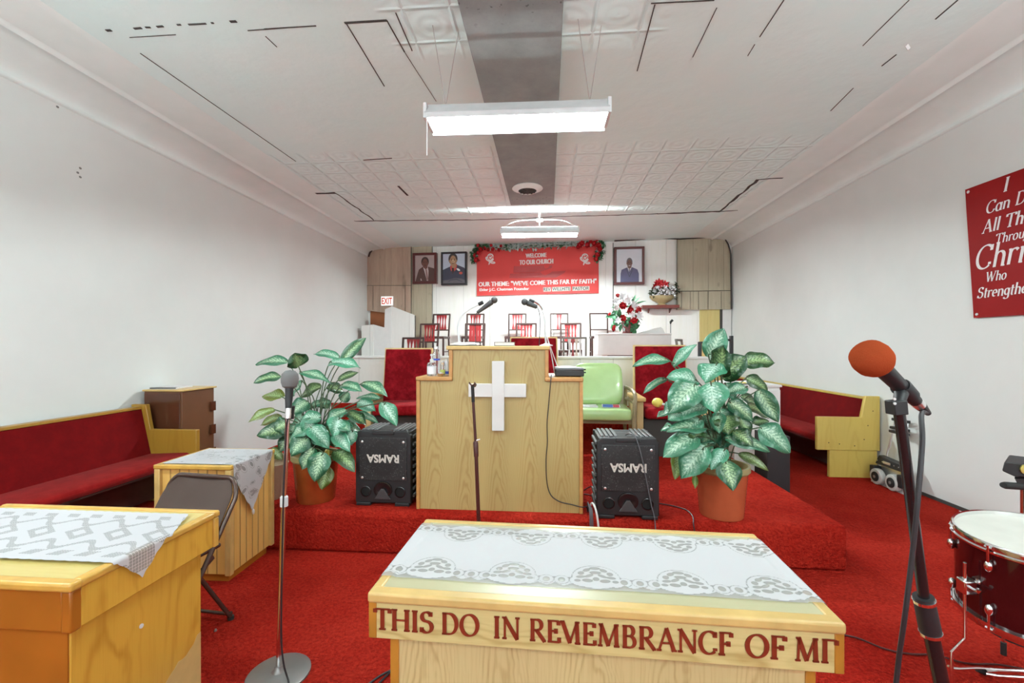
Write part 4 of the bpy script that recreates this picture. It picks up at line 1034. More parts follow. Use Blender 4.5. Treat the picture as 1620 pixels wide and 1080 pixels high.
# ------------------------------------------------------------------ cloth helper
def drape(x, y, ztop, ex=None, exn=None, r=.012, off=.003):
    """lay a point of a flat cloth over a table: beyond x = ex it hangs down the +x side, before x = exn the -x side"""
    for e, s in ((ex, 1), (exn, -1)):
        if e is None: continue
        d = (x - e) * s
        if d > -r:
            a = (d + r)
            if a < r * PI / 2:
                q = a / r; return (e + s * (-r + r * math.sin(q)) + s * off, y, ztop + off - r + r * math.cos(q))
            return (e + s * off, y, ztop + off - r - (a - r * PI / 2))
    return (x, y, ztop + off)
def sd_cloth(x0, x1, y0, y1, step, inside, hole, place):
    """grid cloth: keeps the cells whose centre is inside, stores the hole distance"""
    nx, ny = int((x1 - x0) / step), int((y1 - y0) / step)
    gx = np.linspace(x0, x1, nx + 1); gy = np.linspace(y0, y1, ny + 1)
    XX, YY = np.meshgrid(gx, gy, indexing='ij')
    H = hole(XX, YY); INS = inside(XX, YY)        # INS: > 0 inside
    m = MB(); idx = -np.ones(XX.shape, int); vs_, at, ct = [], [], []; mg = -step * 1.5
    keep = (INS[:-1, :-1] > mg) & (INS[1:, :-1] > mg) & (INS[:-1, 1:] > mg) & (INS[1:, 1:] > mg)
    used = np.zeros(XX.shape, bool)
    used[:-1, :-1] |= keep; used[1:, :-1] |= keep; used[:-1, 1:] |= keep; used[1:, 1:] |= keep
    for i, j in zip(*np.nonzero(used)):
        idx[i, j] = len(vs_); vs_.append(place(XX[i, j], YY[i, j])); at.append(float(H[i, j])); ct.append(float(-INS[i, j]))
    fs = [(idx[i, j], idx[i + 1, j], idx[i + 1, j + 1], idx[i, j + 1]) for i, j in zip(*np.nonzero(keep))]
    m.add(vs_, fs, hole=at, cut=ct); return m
def ell(XX, YY, cx_, cy_, rx, ry, a=0.0):
    c, s = math.cos(a), math.sin(a); dx, dy = XX - cx_, YY - cy_
    u, v = (dx * c + dy * s) / rx, (-dx * s + dy * c) / ry
    return (1 - np.sqrt(u * u + v * v)) * min(rx, ry)      # > 0 inside

# ------------------------------------------------------------------ communion table
TZ = .80
t = thing('communion_table', 'pale oak communion table with dark red carved letters along its front', 'table', (.13, 1.47, 0), R(-1.9))
CT = t; hx, hy = .632, .272
MB().box(-hx + .03, hx - .03, -hy + .03, hy - .03, TZ - .02, TZ - .003).build('top', M['oaktop'], t)
for b_ in ((-hx, hx, -hy, -hy + .042), (-hx, hx, hy - .03, hy), (-hx, -hx + .034, -hy + .03, hy - .03), (hx - .034, hx, -hy + .03, hy - .03)):
    MB().box(*b_, TZ - .03, TZ).build('edge_moulding', M['oaktrim'], t, bevel=.008, seg=3)
fy = -hy + .012
MB().box(-hx + .022, hx - .022, fy, fy + .02, TZ - .135, TZ - .03).build('front_board', M['oakx'], t, bevel=.002)
for s in (-1, 1): MB().box(s * (hx - .012) - .012, s * (hx - .012) + .012, fy - .002, hy - .01, TZ - .135, TZ - .03).build('side_board', M['oakpost'], t, bevel=.003)
MB().box(-hx + .03, hx - .03, hy - .03, hy - .012, TZ - .135, TZ - .03).build('back_board', M['oakx'], t)
MB().box(-hx + .075, hx - .075, fy + .03, hy - .035, 0, TZ - .03).build('body', M['oak'], t)
for s in (-1, 1):
    for y in (fy + .026, hy - .06): MB().box(s * (hx - .066) - .013, s * (hx - .066) + .013, y, y + .03, 0, TZ - .1).build('corner_post', M['oakpost'], t, bevel=.003)
m = MB()
words = (('THIS', 592, 685), ('DO', 698, 757), ('IN', 780, 822), ('REmEMBRANCF', 837, 1157), ('OF', 1178, 1242), ('MG', 1256, 1322))
Ti = t.matrix_basis.inverted()
def tabx(px, py):
    o = Ti @ Vector((0, 0, EYE)); d = Ti.to_3x3() @ ray(px, py); k = (fy - o.y) / d.y; return (o + d * k).x
for wd, p0, p1 in words:
    a, b_ = tabx(p0, 980), tabx(p1, 1000)
    nib_letters(m, wd, lambda x, y: (x, fy - .0005, TZ - .108 + y), .060, a, 0, a=.19, b=.06, depth=(0, -.003, 0), width=b_ - a + .004)
m.build('lettering', M['letter'], t, smooth=0, label='dark red serif letters')
# cutwork runner
hw = .178
def run_in(XX, YY):
    sc = np.abs(np.sin(XX / .0254 * PI / 2)) * .015
    med = np.zeros_like(XX)
    for k in range(-3, 4): 
        for sg in (-1, 1): med = np.maximum(med, ell(XX, YY, k * .254 + (.02 if sg < 0 else .06), sg * (hw - .022), .062, .036))
    return np.maximum(hw - .010 + sc - np.abs(YY), med)
def run_hole(XX, YY):
    h = -np.ones_like(XX)
    for sg in (-1, 1):
        o = .02 if sg < 0 else .06
        c = np.full_like(XX, -1.0)
        near = np.zeros_like(XX)
        for k in range(-3, 4): near = np.maximum(near, (np.abs(XX - k * .254 - o) < .068) * 1.0)
        # chain of rings
        px_ = (XX - o) - .127; u = px_ - np.round(px_ / .046) * .046
        y_ = YY * sg - (hw - .024)
        ring_o = ell(u, y_, 0, 0, .0225, .0235); ring_i = ell(u, y_, 0, .000, .0105, .0135)
        band = np.minimum(.021 - np.abs(y_ - .001), 1)
        gap = np.minimum(np.minimum(-ring_o - .0005, band - .004), .007 - y_)
        c = np.maximum(np.maximum(ring_i, gap * .8), .0011 - np.abs(ring_o)); c = np.where(near > 0, -1, c)
        # medallions
        for k in range(-3, 4):
            X_, Y_ = XX - k * .254 - o, (hw - .012) - YY * sg
            for (cx_, cy_, rx, ry, a) in ((0, .088, .016, .008, 0), (-.026, .076, .012, .008, .7), (.026, .076, .012, .008, -.7), (0, .062, .017, .008, 0), (-.044, .056, .010, .009, 1.1), (.044, .056, .010, .009, -1.1), (-.020, .042, .015, .0065, .6), (.020, .042, .015, .0065, -.6), (-.046, .034, .013, .007, .2), (.046, .034, .013, .007, -.2), (0, .024, .009, .010, 0), (-.026, .014, .015, .009, -.1), (.026, .014, .015, .009, .1), (-.056, .012, .009, .007, 0), (.056, .012, .009, .007, 0)):
                c = np.maximum(c, ell(X_, Y_, cx_, cy_, rx * 1.04, ry * 1.04, a))
            edge = ell(X_, Y_, 0, .03, .072, .074)     # fine cord round the medallion
            c = np.maximum(c, np.where(Y_ > .028, .0014 - np.abs(edge), -1))
        h = np.maximum(h, c)
    return h
run = thing('table_runner', 'white cutwork runner with ring and flower border on the communion table', 'table runner', (.13, 1.47, TZ), R(-1.9))
sd_cloth(-hx - .10, hx + .10, -.20, .20, .0045, run_in, run_hole, lambda x, y: drape(x, y + .018 + .002 * math.sin(x * 9), .0 if abs(x) > hx - .045 else -.0035, hx, -hx)).build('cloth', M['cloth'], run, smooth=80)

# ------------------------------------------------------------------ amber table at the left edge
TZ2 = .80
t = thing('side_table', 'glossy amber wood table with worn corner in front of the folding chair', 'table', (-1.90, 1.49, 0), 0)
hx2, hy2 = .505, .300
MB().box(-hx2 + .03, hx2 - .03, -hy2 + .03, hy2 - .03, TZ2 - .02, TZ2 - .006).build('top', M['ambertop'], t)
for b_ in ((-hx2, hx2, -hy2, -hy2 + .038), (-hx2, hx2, hy2 - .028, hy2), (-hx2, -hx2 + .034, -hy2 + .03, hy2 - .03), (hx2 - .034, hx2, -hy2 + .03, hy2 - .03)):
    MB().box(*b_, TZ2 - .028, TZ2).build('edge_moulding', M['ambertrim'], t, bevel=.009, seg=3)
e = .012
MB().box(-hx2 + e, hx2 - e - .03, -hy2 + e, -hy2 + e + .02, TZ2 - .15, TZ2 - .028).build('apron', M['amberdark'], t, bevel=.003)
MB().box(hx2 - e - .02, hx2 - e, -hy2 + e + .028, hy2 - .03, TZ2 - .15, TZ2 - .028).build('apron', M['amber'], t, bevel=.003)
MB().box(-hx2 + e, hx2 - e - .02, hy2 - e - .02, hy2 - e, TZ2 - .15, TZ2 - .028).build('apron', M['amberdark'], t)
MB().prism([(hx2 - e - .034, -hy2 + e, TZ2 - .155), (hx2 - e, -hy2 + e, TZ2 - .155), (hx2 - e, -hy2 + e + .034, TZ2 - .155), (hx2 - e - .034, -hy2 + e + .02, TZ2 - .155)], (0, 0, .127)).build('corner_block', M['amberdark'], t, bevel=.006)
MB().box(hx2 - .026, hx2 - .004, hy2 - .03, hy2 - .004, TZ2 - .15, TZ2 - .028).build('corner_block', M['ambertrim'], t, bevel=.004)
MB().box(-hx2 + .05, hx2 - .052, -hy2 + .045, hy2 - .045, 0, TZ2 - .028).build('body', M['amber'], t, bevel=.004)
MB().box(-hx2 + .05, hx2 - .056, -hy2 + .040, -hy2 + .048, 0, TZ2 - .14).build('front_panel', M['amberdark'], t, label='darker amber front panel')
MB().lathe([(.008, 0), (.008, .003)], 10, dirM((hx2 - .052, -.02, .50), (1, 0, 0))).build('nail_spot', M['white'], t)
# worn patch near the floor: rubbed pale veneer
m = MB(); P = []
for k in range(25):
    f = k / 24; P.append((f * .452, .02 + .30 * f ** .9 + random.uniform(-.02, .02)))
m.prism([(hx2 - .0515, -hy2 + .10 + a, b_) for a, b_ in P] + [(hx2 - .0515, hy2 - .047, .0), (hx2 - .0515, -hy2 + .10, 0)], (.0006, 0, 0))
m.build('worn_patch', M['oaktrim'], t, smooth=0, label='pale rubbed patch low on the side')
rn = thing('lace_cloth', 'white net lace cloth with scalloped hanging corner on the amber table', 'tablecloth', (-1.90, 1.49, TZ2), 0)
def lc_in(XX, YY):
    sc = (np.abs(np.sin(XX * 75)) + np.abs(np.sin(YY * 75))) * .004
    d = np.minimum(.205 - np.abs(YY), 1)
    tip = .60 - XX - np.abs(YY + .10) * 1.0
    body = np.minimum(.51 - XX - np.maximum(0, YY - .02) * .5, d)
    return np.maximum(np.minimum(d, tip), np.minimum(body, d)) + sc - .006
def lc_hole(XX, YY):
    s = .0100
    u = XX - np.round(XX / s) * s; v = YY - np.round(YY / (s * .8)) * s * .8
    net = np.minimum(.0030 - np.abs(u), .0026 - np.abs(v))
    P = .155; u0 = XX - np.round(XX / P) * P
    dia = np.abs(u0 + YY * .5) / .062 + np.abs(YY) / .062
    zig = np.abs(np.abs(YY) - .092 - .028 * np.sin(XX * 2 * PI / P)) < .014
    par = (np.abs(((XX + np.abs(YY) * .6) / .1) % 1.0 - .5) < .26) & (np.abs(np.abs(YY) - .152) < .018)
    zone = ((dia < 1) & (dia > .42)) | zig | par
    zone2 = (np.abs(XX - .53) < .045) & (np.abs(YY + .10) < .05)
    big = .011; u2 = XX - np.round(XX / big) * big; v2 = YY - np.round(YY / big) * big
    n2 = np.minimum(.0042 - np.abs(u2), .0042 - np.abs(v2))
    return np.where(zone2, n2, np.where(zone, net, -1))
sd_cloth(-hx2 + .01, hx2 + .11, -.245, .245, .0025, lc_in, lc_hole, lambda x, y: drape(x, y + .03, .0, hx2, None)).build('cloth', M['lace'], rn, smooth=80)

# ------------------------------------------------------------------ beadboard cabinet with lace
cz = .745
t = thing('beadboard_cabinet', 'varnished beadboard cabinet under a lace cloth behind the brown folding chair', 'cabinet', (-2.245, 2.86, 0), R(1))
hx3, hy3 = .235, .215
MB().box(-hx3 + .012, hx3 - .006, -hy3 + .006, hy3 - .006, .05, cz - .03).build('body', M['bead'], t)
for x in (-1, 1):
    for y in (-1, 1): MB().box(x * hx3 - .018, x * hx3 + .018, y * hy3 - .018, y * hy3 + .018, .05, cz - .028).build('corner_post', M['oaktrim'], t, bevel=.004)
MB().box(-hx3 + .02, hx3 - .02, -hy3 + .02, hy3 - .02, 0.0, .05).build('plinth', M['amberdark'], t)
MB().box(-hx3, hx3, -hy3 + .012, hy3 - .012, cz - .02, cz - .004).build('top', M['oaktop'], t)
for b_ in ((-hx3 - .022, hx3 + .022, -hy3 - .022, -hy3 + .012), (-hx3 - .022, hx3 + .022, hy3 - .012, hy3 + .022), (-hx3 - .022, -hx3 + .012, -hy3, hy3)):
    MB().box(*b_, cz - .028, cz).build('edge_moulding', M['ambertrim'], t, bevel=.007, seg=3)
k = thing('lace_cloth', 'white flowered lace cloth with a pointed tasselled end over the beadboard cabinet', 'tablecloth', (-2.245, 2.86, cz), R(1))
def bc_in(XX, YY):
    tipd = .60 - XX - np.abs(YY + .02) * 1.45 + np.abs(np.sin(YY * 60)) * .012
    return np.minimum(.205 - np.abs(YY), np.maximum(tipd, .24 - XX + np.abs(np.sin(YY * 40)) * .0))
rs = random.Random(3); spots = [(rs.uniform(-.2, .5), rs.uniform(-.19, .19), rs.uniform(.012, .028), rs.uniform(.006, .014), rs.uniform(0, 3)) for _ in range(60)]
def bc_hole(XX, YY):
    h = -np.ones_like(XX)
    for cx_, cy_, rx, ry, a in spots: h = np.maximum(h, np.where(XX > .18, ell(XX, YY, cx_, cy_, rx, ry, a) * .8, -1)); h = np.maximum(h, .0009 - np.abs(ell(XX, YY, cx_, cy_, rx * 1.6, ry * 2.1, a)))
    return h
sd_cloth(-.225, .62, -.21, .21, .004, bc_in, bc_hole, lambda x, y: drape(x + .012 * 0, y, .0, hx3 + .018, None)).build('cloth', M['lace'], k, smooth=80)
MB().ball((hx3 + .026, -.02, -.365), .009, .009, .02, 10, 8).build('tassel', M['white'], k)
# wicker basket beyond the cabinet
k = thing('wicker_basket', 'pale wicker basket glimpsed between the beadboard cabinet and the copper pot', 'basket', (-2.16, 3.32, .30))
MB().lathe([(.055, 0), (.07, .02), (.11, .26), (.12, .28), (.105, .28), (.06, .03), (0, .02)], 22).build('basket', M['wicker'], k)
MB().tube(spline([(-.11, 0, .27), (-.08, 0, .35), (.0, 0, .38), (.08, 0, .35), (.11, 0, .27)], 5), .012, 8).build('handle', M['wicker'], k)

# ------------------------------------------------------------------ folding chair
t = thing('folding_chair', 'dark brown metal folding chair tucked behind the amber table', 'folding chair', (-1.955, 2.12, 0), R(-6))
w2 = .225; TR = .0125
def side(x, f): return (x, .24 - f * .50, .77 - f * .77)
top = [(-w2, .205, .66)] + [(-w2 + .07 * (1 - math.cos(a)), .205 + .033 * math.sin(a), .66 + .105 * math.sin(a)) for a in [PI / 2 * i / 6 for i in range(1, 7)]]
top = top + [(-x, y, z) for x, y, z in reversed(top)]
pts = [(-w2, -.24, .013)] + top + [(w2, -.24, .013)]
MB().tube(pts, TR, 10).build('frame', M['brownmetal'], t)
m = MB(); n = 12
def bp(u, v):
    z = .50 + .262 * v; hwid = w2 - .002 - max(0, (v - .62)) ** 2 * .42; x = (u - .5) * 2 * hwid
    return (x, .205 - (.745 - z) * .645 * .78 + .03 * v + .022 * (1 - (2 * u - 1) ** 2) - .01, z)
m.grid(bp, 12, 8); m.grid(lambda u, v: tuple(Vector(bp(1 - u, v)) + Vector((0, .006, 0))), 12, 8)
m.build('backrest', M['brownmetal'], t, smooth=80)
MB().box(-w2 + .02, w2 - .02, -.23, .14, .425, .45).build('seat', M['brownmetal'], t, bevel=.012, seg=3)
for s in (-1, 1):
    MB().tube([(s * (w2 - .028), -.06, .44), (s * (w2 - .022), .20, .012)], .011, 10).build('rear_leg', M['brownmetal'], t)
    MB().tube([(s * (w2 - .022), .20, .0), (s * (w2 - .022), .20, .02)], .016, 10).build('foot_cap', M['rubber'], t)
    MB().tube([(s * w2, -.24, .0), (s * w2, -.24, .02)], .016, 10).build('foot_cap', M['rubber'], t)
    MB().bar((s * (w2 - .014), .08, .40), (s * (w2 - .014), -.10, .31), .006, .022).build('hinge_link', M['brownmetal'], t)
MB().tube(spline([(-w2 + .022, .195, .045), (-w2 + .045, .19, .035), (w2 - .045, .19, .035), (w2 - .022, .195, .045)], 6), .009, 8).build('crossbar', M['brownmetal'], t)
MB().tube([(-w2, -.19, .10), (w2, -.19, .10)], .009, 8).build('crossbar', M['brownmetal'], t)

# ------------------------------------------------------------------ microphones on stands
b0 = atz(441, 1067, 0)
t = thing('microphone_stand', 'chrome microphone stand with round grey base and grey foam microphone', 'microphone stand', b0)
yb = b0.y
tp = aty(455.5, 655, yb)
MB().lathe([(.135, 0), (.135, .008), (.12, .014), (.03, .02), (.02, .03), (.017, .045)], 36).build('base', M['grey'], t)
jn = aty(449.5, 790, yb)
MB().tube([b0 + Vector((0, 0, .03)), jn], .0125, 12).build('lower_tube', M['chrome'], t, world=True)
MB().tube([jn, tp], .0095, 12).build('upper_tube', M['chrome'], t, world=True)
MB().tube([jn - Vector((0, 0, .03)), jn + Vector((0, 0, .012)), jn + Vector((0, 0, .018))], [.017, .017, .012], 14).build('collar', M['fixture'], t, world=True)
a, b_ = aty(456.5, 642, yb - .03), aty(458.5, 600, yb - .01); d = (b_ - a).normalized()
mc = thing('microphone', 'microphone with grey foam ball held upright on the chrome stand', 'microphone', a)
MB().lathe([(.013, -.01), (.016, .03), (.018, .09), (.021, .12)], 18, dirM(a, d)).build('body', M['black'], mc, world=True)
MB().lathe([(.012, -.055), (.013, -.035), (.012, -.03), (.012, -.008)], 14, dirM(a, d)).build('plug', M['alu'], mc, world=True)
MB().lathe([(.018, -.040), (.029, -.034), (.036, -.015), (.0375, .005), (.034, .024), (.022, .038), (.0, .043)], 24, dirM(b_, d)).build('foam', M['foamgrey'], mc, world=True)
MB().tube([aty(459, 642, yb), aty(458, 662, yb)], [.020, .018], 12).build('clip', M['black'], t, world=True)
q = [a - d * .05, aty(452, 690, yb - .035), aty(448, 800, yb - .035), aty(446, 900, yb - .035), aty(445, 1000, yb - .03), aty(448, 1045, yb - .04), atz(456, 1075, .02), atz(470, 1110, .008), atz(560, 1110, .008), atz(640, 1040, .008)]
tag(MB().tube(spline(q, 6), .0042, 6).build('cable', M['cable']), 'black cable hanging down the chrome microphone stand to its round base', 'cable')
# stand in front of the pulpit
y3 = 2.86
a, b_ = aty(748.5, 632, y3), aty(758, 850, y3); d = (a - b_).normalized()
foot = b_ - d * (b_.z / d.z)
t = thing('microphone_stand', 'maroon microphone stand with an empty clip in front of the pulpit cross', 'microphone stand', foot)
j = aty(752.5, 700, y3)
MB().tube([foot, j], .0125, 12).build('lower_tube', M['darkbrown'], t, world=True)
MB().tube([j, a], .0095, 12).build('upper_tube', M['darkbrown'], t, world=True)
MB().tube([j - d * .09, j + d * .0, j + d * .01], [.016, .017, .012], 12).build('collar', M['darkbrown'], t, world=True)
MB().tube([j + d * .012, j + d * .012 + Vector((.03, -.01, .012))], [.006, .004], 8).build('wing_screw', M['alu'], t, world=True)
MB().tube([a - d * .015, a + d * .094], .011, 10).build('clip_joint', M['rubber'], t, world=True)
m = MB(); c = aty(748, 612, y3)
m.grid(lambda u, v: tuple(c + Vector((.020 * math.cos(PI * (1.0 + 1.15 * u - .075)), .035 - .07 * v, .018 * math.sin(PI * (1.0 + 1.15 * u - .075)) + .012 + .02 * v))), 12, 4)
o = m.build('clip', M['darkbrown'], t, world=True); sol = o.modifiers.new('thick', 'SOLIDIFY'); sol.thickness = .005
MB().lathe([(.13, 0), (.13, .012), (.03, .02), (.018, .04)], 28).build('base', M['darkbrown'], t)
# stand at the right with the orange foam
yR = 1.0
cl = aty(1421, 640, yR); jn = aty(1462, 950, yR + .03); lo = aty(1499, 1130, yR + .05)
d2 = (jn - cl).normalized(); ft = lo + (lo - jn).normalized() * (lo.z / -(lo - jn).normalized().z)
t = thing('microphone_stand', 'black leaning microphone stand with chrome-ringed collar beside the drum', 'microphone stand', (ft.x, ft.y, 0))
MB().tube([ft + Vector((0, 0, .02)), jn], .0145, 14).build('lower_tube', M['blackgloss'], t, world=True)
MB().tube([jn, cl], .0105, 14).build('upper_tube', M['blackgloss'], t, world=True)
e_ = (lo - jn).normalized()
MB().tube([jn - e_ * .01, jn + e_ * .075, jn + e_ * .08], [.019, .020, .015], 16).build('collar', M['black'], t, world=True)
for k in (0, .075): MB().tube([jn + e_ * (k - .004), jn + e_ * (k + .003)], .0208, 16).build('ring', M['chrome'], t, world=True)
MB().lathe([(.15, 0), (.15, .012), (.03, .022), (.02, .05)], 32).build('base', M['black'], t)
MB().bar(aty(1417, 633, yR), aty(1419, 655, yR), .026, .03).build('clip_bracket', M['black'], t, world=True, bevel=.002)
m = MB()
for px, py in ((1414.5, 631), (1415, 638)): m.lathe([(.003, 0), (.003, .002)], 8, dirM(aty(px, py, yR - .016), (0, -1, 0)))
m.build('rivet', M['alu'], t, world=True)
A, B = aty(1447, 633, yR + .05), aty(1380, 568, yR - .02); d = (B - A).normalized()
MB().tube([aty(1426, 622, yR + .02) - d * .0, aty(1421, 640, yR)], [.013, .010], 12).build('clip_joint', M['black'], t, world=True)
c0_, c1_ = A + d * .018, A + d * .062
MB().tube([c0_, c0_ + d * .002, c1_, c1_ + d * .003], [.0155, .0175, .0195, .018], 18).build('clip', M['black'], t, world=True)
mc = thing('microphone', 'black microphone with an orange foam ball in the leaning stand clip', 'microphone', A)
MB().tube([A - d * .004, A + d * .05, B], [.0125, .015, .0185], 18).build('body', M['black'], mc, world=True)
pm = A + d * .086
nrm = (Vector((0, 0, EYE)) - pm); nrm = (nrm - d * nrm.dot(d)).normalized()
sx = d.cross(nrm)
m = MB(); 
def swp(u, v, h): return tuple(pm + sx * u + d * v + nrm * (.0165 + h) + Vector((0, 0, .004)))
m.add([swp(u, v, h) for h in (0, .003) for u, v in ((-.006, -.011), (.006, -.011), (.006, .011), (-.006, .011))], [(3, 2, 1, 0), (4, 5, 6, 7), (0, 1, 5, 4), (1, 2, 6, 5), (2, 3, 7, 6), (3, 0, 4, 7)])
m.build('switch', M['alu'], mc)
MB().lathe([(.019, -.012), (.031, -.010), (.0365, .002), (.0375, .018), (.034, .034), (.022, .046), (0, .051)], 28, dirM(B - d * .012, d)).build('foam', M['foamorange'], mc, world=True)
MB().tube([A - d * .024, A - d * .002], [.0115, .0125], 16).build('plug', M['alu'], mc, world=True)
MB().tube([A - d * .062, A - d * .052, A - d * .024], [.006, .0075, .0115], 14).build('plug_sleeve', M['black'], mc, world=True)
E0 = A - d * .06
q = [E0, aty(1458, 655, yR + .04), aty(1459, 700, yR), aty(1452, 790, yR - .02), aty(1443, 880, yR - .02), aty(1432, 970, yR - .02), aty(1421, 1050, yR), aty(1416, 1120, yR), aty(1420, 1250, yR)]
tag(MB().tube(spline(q, 8), .0048, 8).build('cable', M['cable']), 'black cable looping from the orange-foam microphone down past its stand', 'cable')
m = MB().tube(spline([atz(x, y, .006) for x, y in ((1336, 1004), (1360, 1010), (1400, 1026), (1440, 1034), (1480, 1036), (1530, 1049), (1580, 1051), (1640, 1062))], 6), .0045, 6)
tag(m.build('cable', M['darkbrown']), 'thin dark cable snaking over the carpet between communion table and drum', 'cable')
m = MB().tube(spline([atz(x, y, .006) for x, y in ((570, 1092), (588, 1078), (606, 1066), (640, 1050))], 6), .0045, 6)
tag(m.build('cable', M['cable']), 'short black cable end on the carpet by the communion table corner post', 'cable')
tag(MB().lathe([(.007, 0), (.008, .004), (.004, .012)], 8, Matrix.Translation(atz(341, 998, 0))).build('furniture_glide', M['grey']), 'tiny grey furniture glide lying on the carpet by the amber table', 'glide')

# ------------------------------------------------------------------ drum, stands at the right edge
dn = Vector((-.059, -.051, 1)).normalized()
T_ = dirM((2.027, 2.02, .70), dn)
t = thing('floor_tom', 'black cherry drum with chrome hoops and white head on bent chrome legs', 'drum', (2.027, 2.02, 0))
RR, HH = .238, .345
MB().lathe([(RR, -HH), (RR, -.012)], 64, T_, cap=False).build('shell', M['wine'], t, world=True)
MB().lathe([(RR - .004, -.004), (RR * .5, -.003), (0, -.003)], 64, T_, cap=False).build('head', M['drumhead'], t, world=True)
MB().lathe([(RR - .004, -HH + .004), (0, -HH + .004)], 48, T_, cap=False).build('bottom_head', M['drumhead'], t, world=True)
for z in (0, -HH):
    s = 1 if z == 0 else -1
    MB().lathe([(RR - .004, z - s * .004), (RR - .003, z + s * .012), (RR + .004, z + s * .014), (RR + .008, z + s * .008), (RR + .007, z - s * .012), (RR + .014, z - s * .016), (RR + .014, z - s * .022), (RR + .002, z - s * .022)], 64, T_, cap=False).build('hoop', M['chrome'], t, world=True)
def rim(a, r, z): return T_ @ Vector((r * math.cos(a), r * math.sin(a), z))
MB().lathe([(RR + .0035, -.030), (RR + .0035, -.024)], 64, T_, cap=False).build('counter_hoop', M['vinyl2'], t, world=True)
angs = []
fa = [R(180 + 20 + k * 60) for k in range(-1, 5)]
fa = [math.atan2(*(lambda p: ((p - Vector((2.027, 2.02, .7))).y, (p - Vector((2.027, 2.02, .7))).x))(atz(1548, 868, .68)))] 
fa = [fa[0] + k * PI / 4 for k in range(8)]
for a in fa:
    for sg, zz in ((1, -.022), (-1, -HH + .022)):
        z1 = zz - sg * .055
        MB().tube([rim(a, RR + .016, zz + sg * .03), rim(a, RR + .016, z1)], .005, 8).build('tension_rod', M['chrome'], t, world=True)
        MB().ball((0, 0, 0), .016, .014, .024, 12, 8, T_ @ Matrix.Translation((( RR + .012) * math.cos(a), (RR + .012) * math.sin(a), z1 - sg * .004))).build('lug', M['chrome'], t, world=True)
        MB().tube([rim(a - .05, RR + .010, zz + sg * .02), rim(a + .05, RR + .010, zz + sg * .02)], .008, 8).build('claw', M['chrome'], t, world=True)
# leg bracket seen on the left
pb = atz(1519, 905, .545); la = math.atan2(pb.y - 2.02, pb.x - 2.027)
for k in range(3):
    a = la + k * 2 * PI / 3
    o = rim(a, RR + .03, -.2)
    m = MB(); Mx = dirM(o, dn, (math.cos(a), math.sin(a), 0)); m.box(-.022, .022, -.026, .026, -.03, .03, Mx)
    b2 = m.build('leg_bracket', M['chrome'], t, world=True, bevel=.006)
    tg = Vector((-math.sin(a), math.cos(a), 0))
    MB().tube([o + tg * .02, o + tg * .05, o + tg * .052 + Vector((0, 0, .012))], [.006, .006, .01], 8).build('wing_screw', M['chrome'], t, world=True)
    up_ = rim(a, RR + .035, -.10); md = rim(a, RR + .04, -.43); fo = md + Vector((math.cos(a), math.sin(a), 0)) * .055 - Vector((0, 0, .06)); en = Vector((fo.x, fo.y, .03))
    MB().tube([up_, md, fo, en], .0065, 10).build('leg', M['chrome'], t, world=True)
    MB().tube([en + Vector((0, 0, .03)), (en.x, en.y, 0.0)], .011, 10).build('rubber_foot', M['rubber'], t, world=True)
ba = math.atan2(*(lambda p: (p.y - 2.02, p.x - 2.027))(atz(1603, 902, .56)))
def onshell(x, z, o=.002): a = ba + x / RR; return tuple(rim(a, RR + o, z))
m = MB(); m.poly([onshell(.055 * math.cos(q), -.135 + .013 * math.sin(q)) for q in [2 * PI * k / 24 for k in range(24)]])
m.build('badge', M['alu'], t); 
m = MB(); m.poly([onshell(-.022 + .02 * math.cos(q), -.135 + .009 * math.sin(q), .003) for q in [2 * PI * k / 16 for k in range(16)]]); m.m = 1
m.poly([onshell(.02 + .022 * math.cos(q), -.137 + .008 * math.sin(q), .003) for q in [2 * PI * k / 16 for k in range(16)]]); m.build('badge_print', [M['brass'], M['rose']], t)
m = MB().lathe([(.011, 0), (.011, .003), (.005, .004)], 14, dirM(onshell(.01, -.172, 0), (math.cos(ba), math.sin(ba), 0))); m.build('vent', M['chrome'], t, world=True)
m = MB(); c = atz(1603, 860, .6975)
m.box(-.03, .03, -.006, .006, 0, .0008, Matrix.Translation(T_ @ Vector((-.07, -.19, -.003))) @ Matrix.Rotation(-.2, 4, 'Z')); m.build('head_print', M['brass'], t, world=True)
# chrome stand legs on the floor
o = atz(1690, 1062, .03)
t = thing('cymbal_stand', 'chrome double-braced stand leg lying low over the carpet at the lower right', 'stand', (o.x, o.y, 0))
m = MB()
pa = [atz(1500, 1053, .05), atz(1512, 1057, .035), atz(1545, 1056, .035), atz(1575, 1058, .035), atz(1640, 1061, .06), atz(1700, 1064, .10)]
MB().tube(spline(pa, 5), .005, 8).build('brace', M['chrome'], t, world=True)
for dy in (0, 8): MB().tube([atz(1560, 1061 + dy * .5, .024), atz(1578, 1060 + dy, .03), atz(1700, 1067 + dy, .07)], .006, 8).build('leg', M['chrome'], t, world=True)
MB().tube([atz(1545, 1059, .02), atz(1557, 1062, .012)], [.008, .014], 10).build('rubber_foot', M['rubber'], t, world=True)
MB().tube([o + Vector((0, 0, .05)), o + Vector((.0, 0, .7))], .012, 10).build('post', M['chrome'], t, world=True)
MB().tube([atz(1700, 1070, .07), o + Vector((0, 0, .08))], .01, 8).build('leg', M['chrome'], t, world=True)
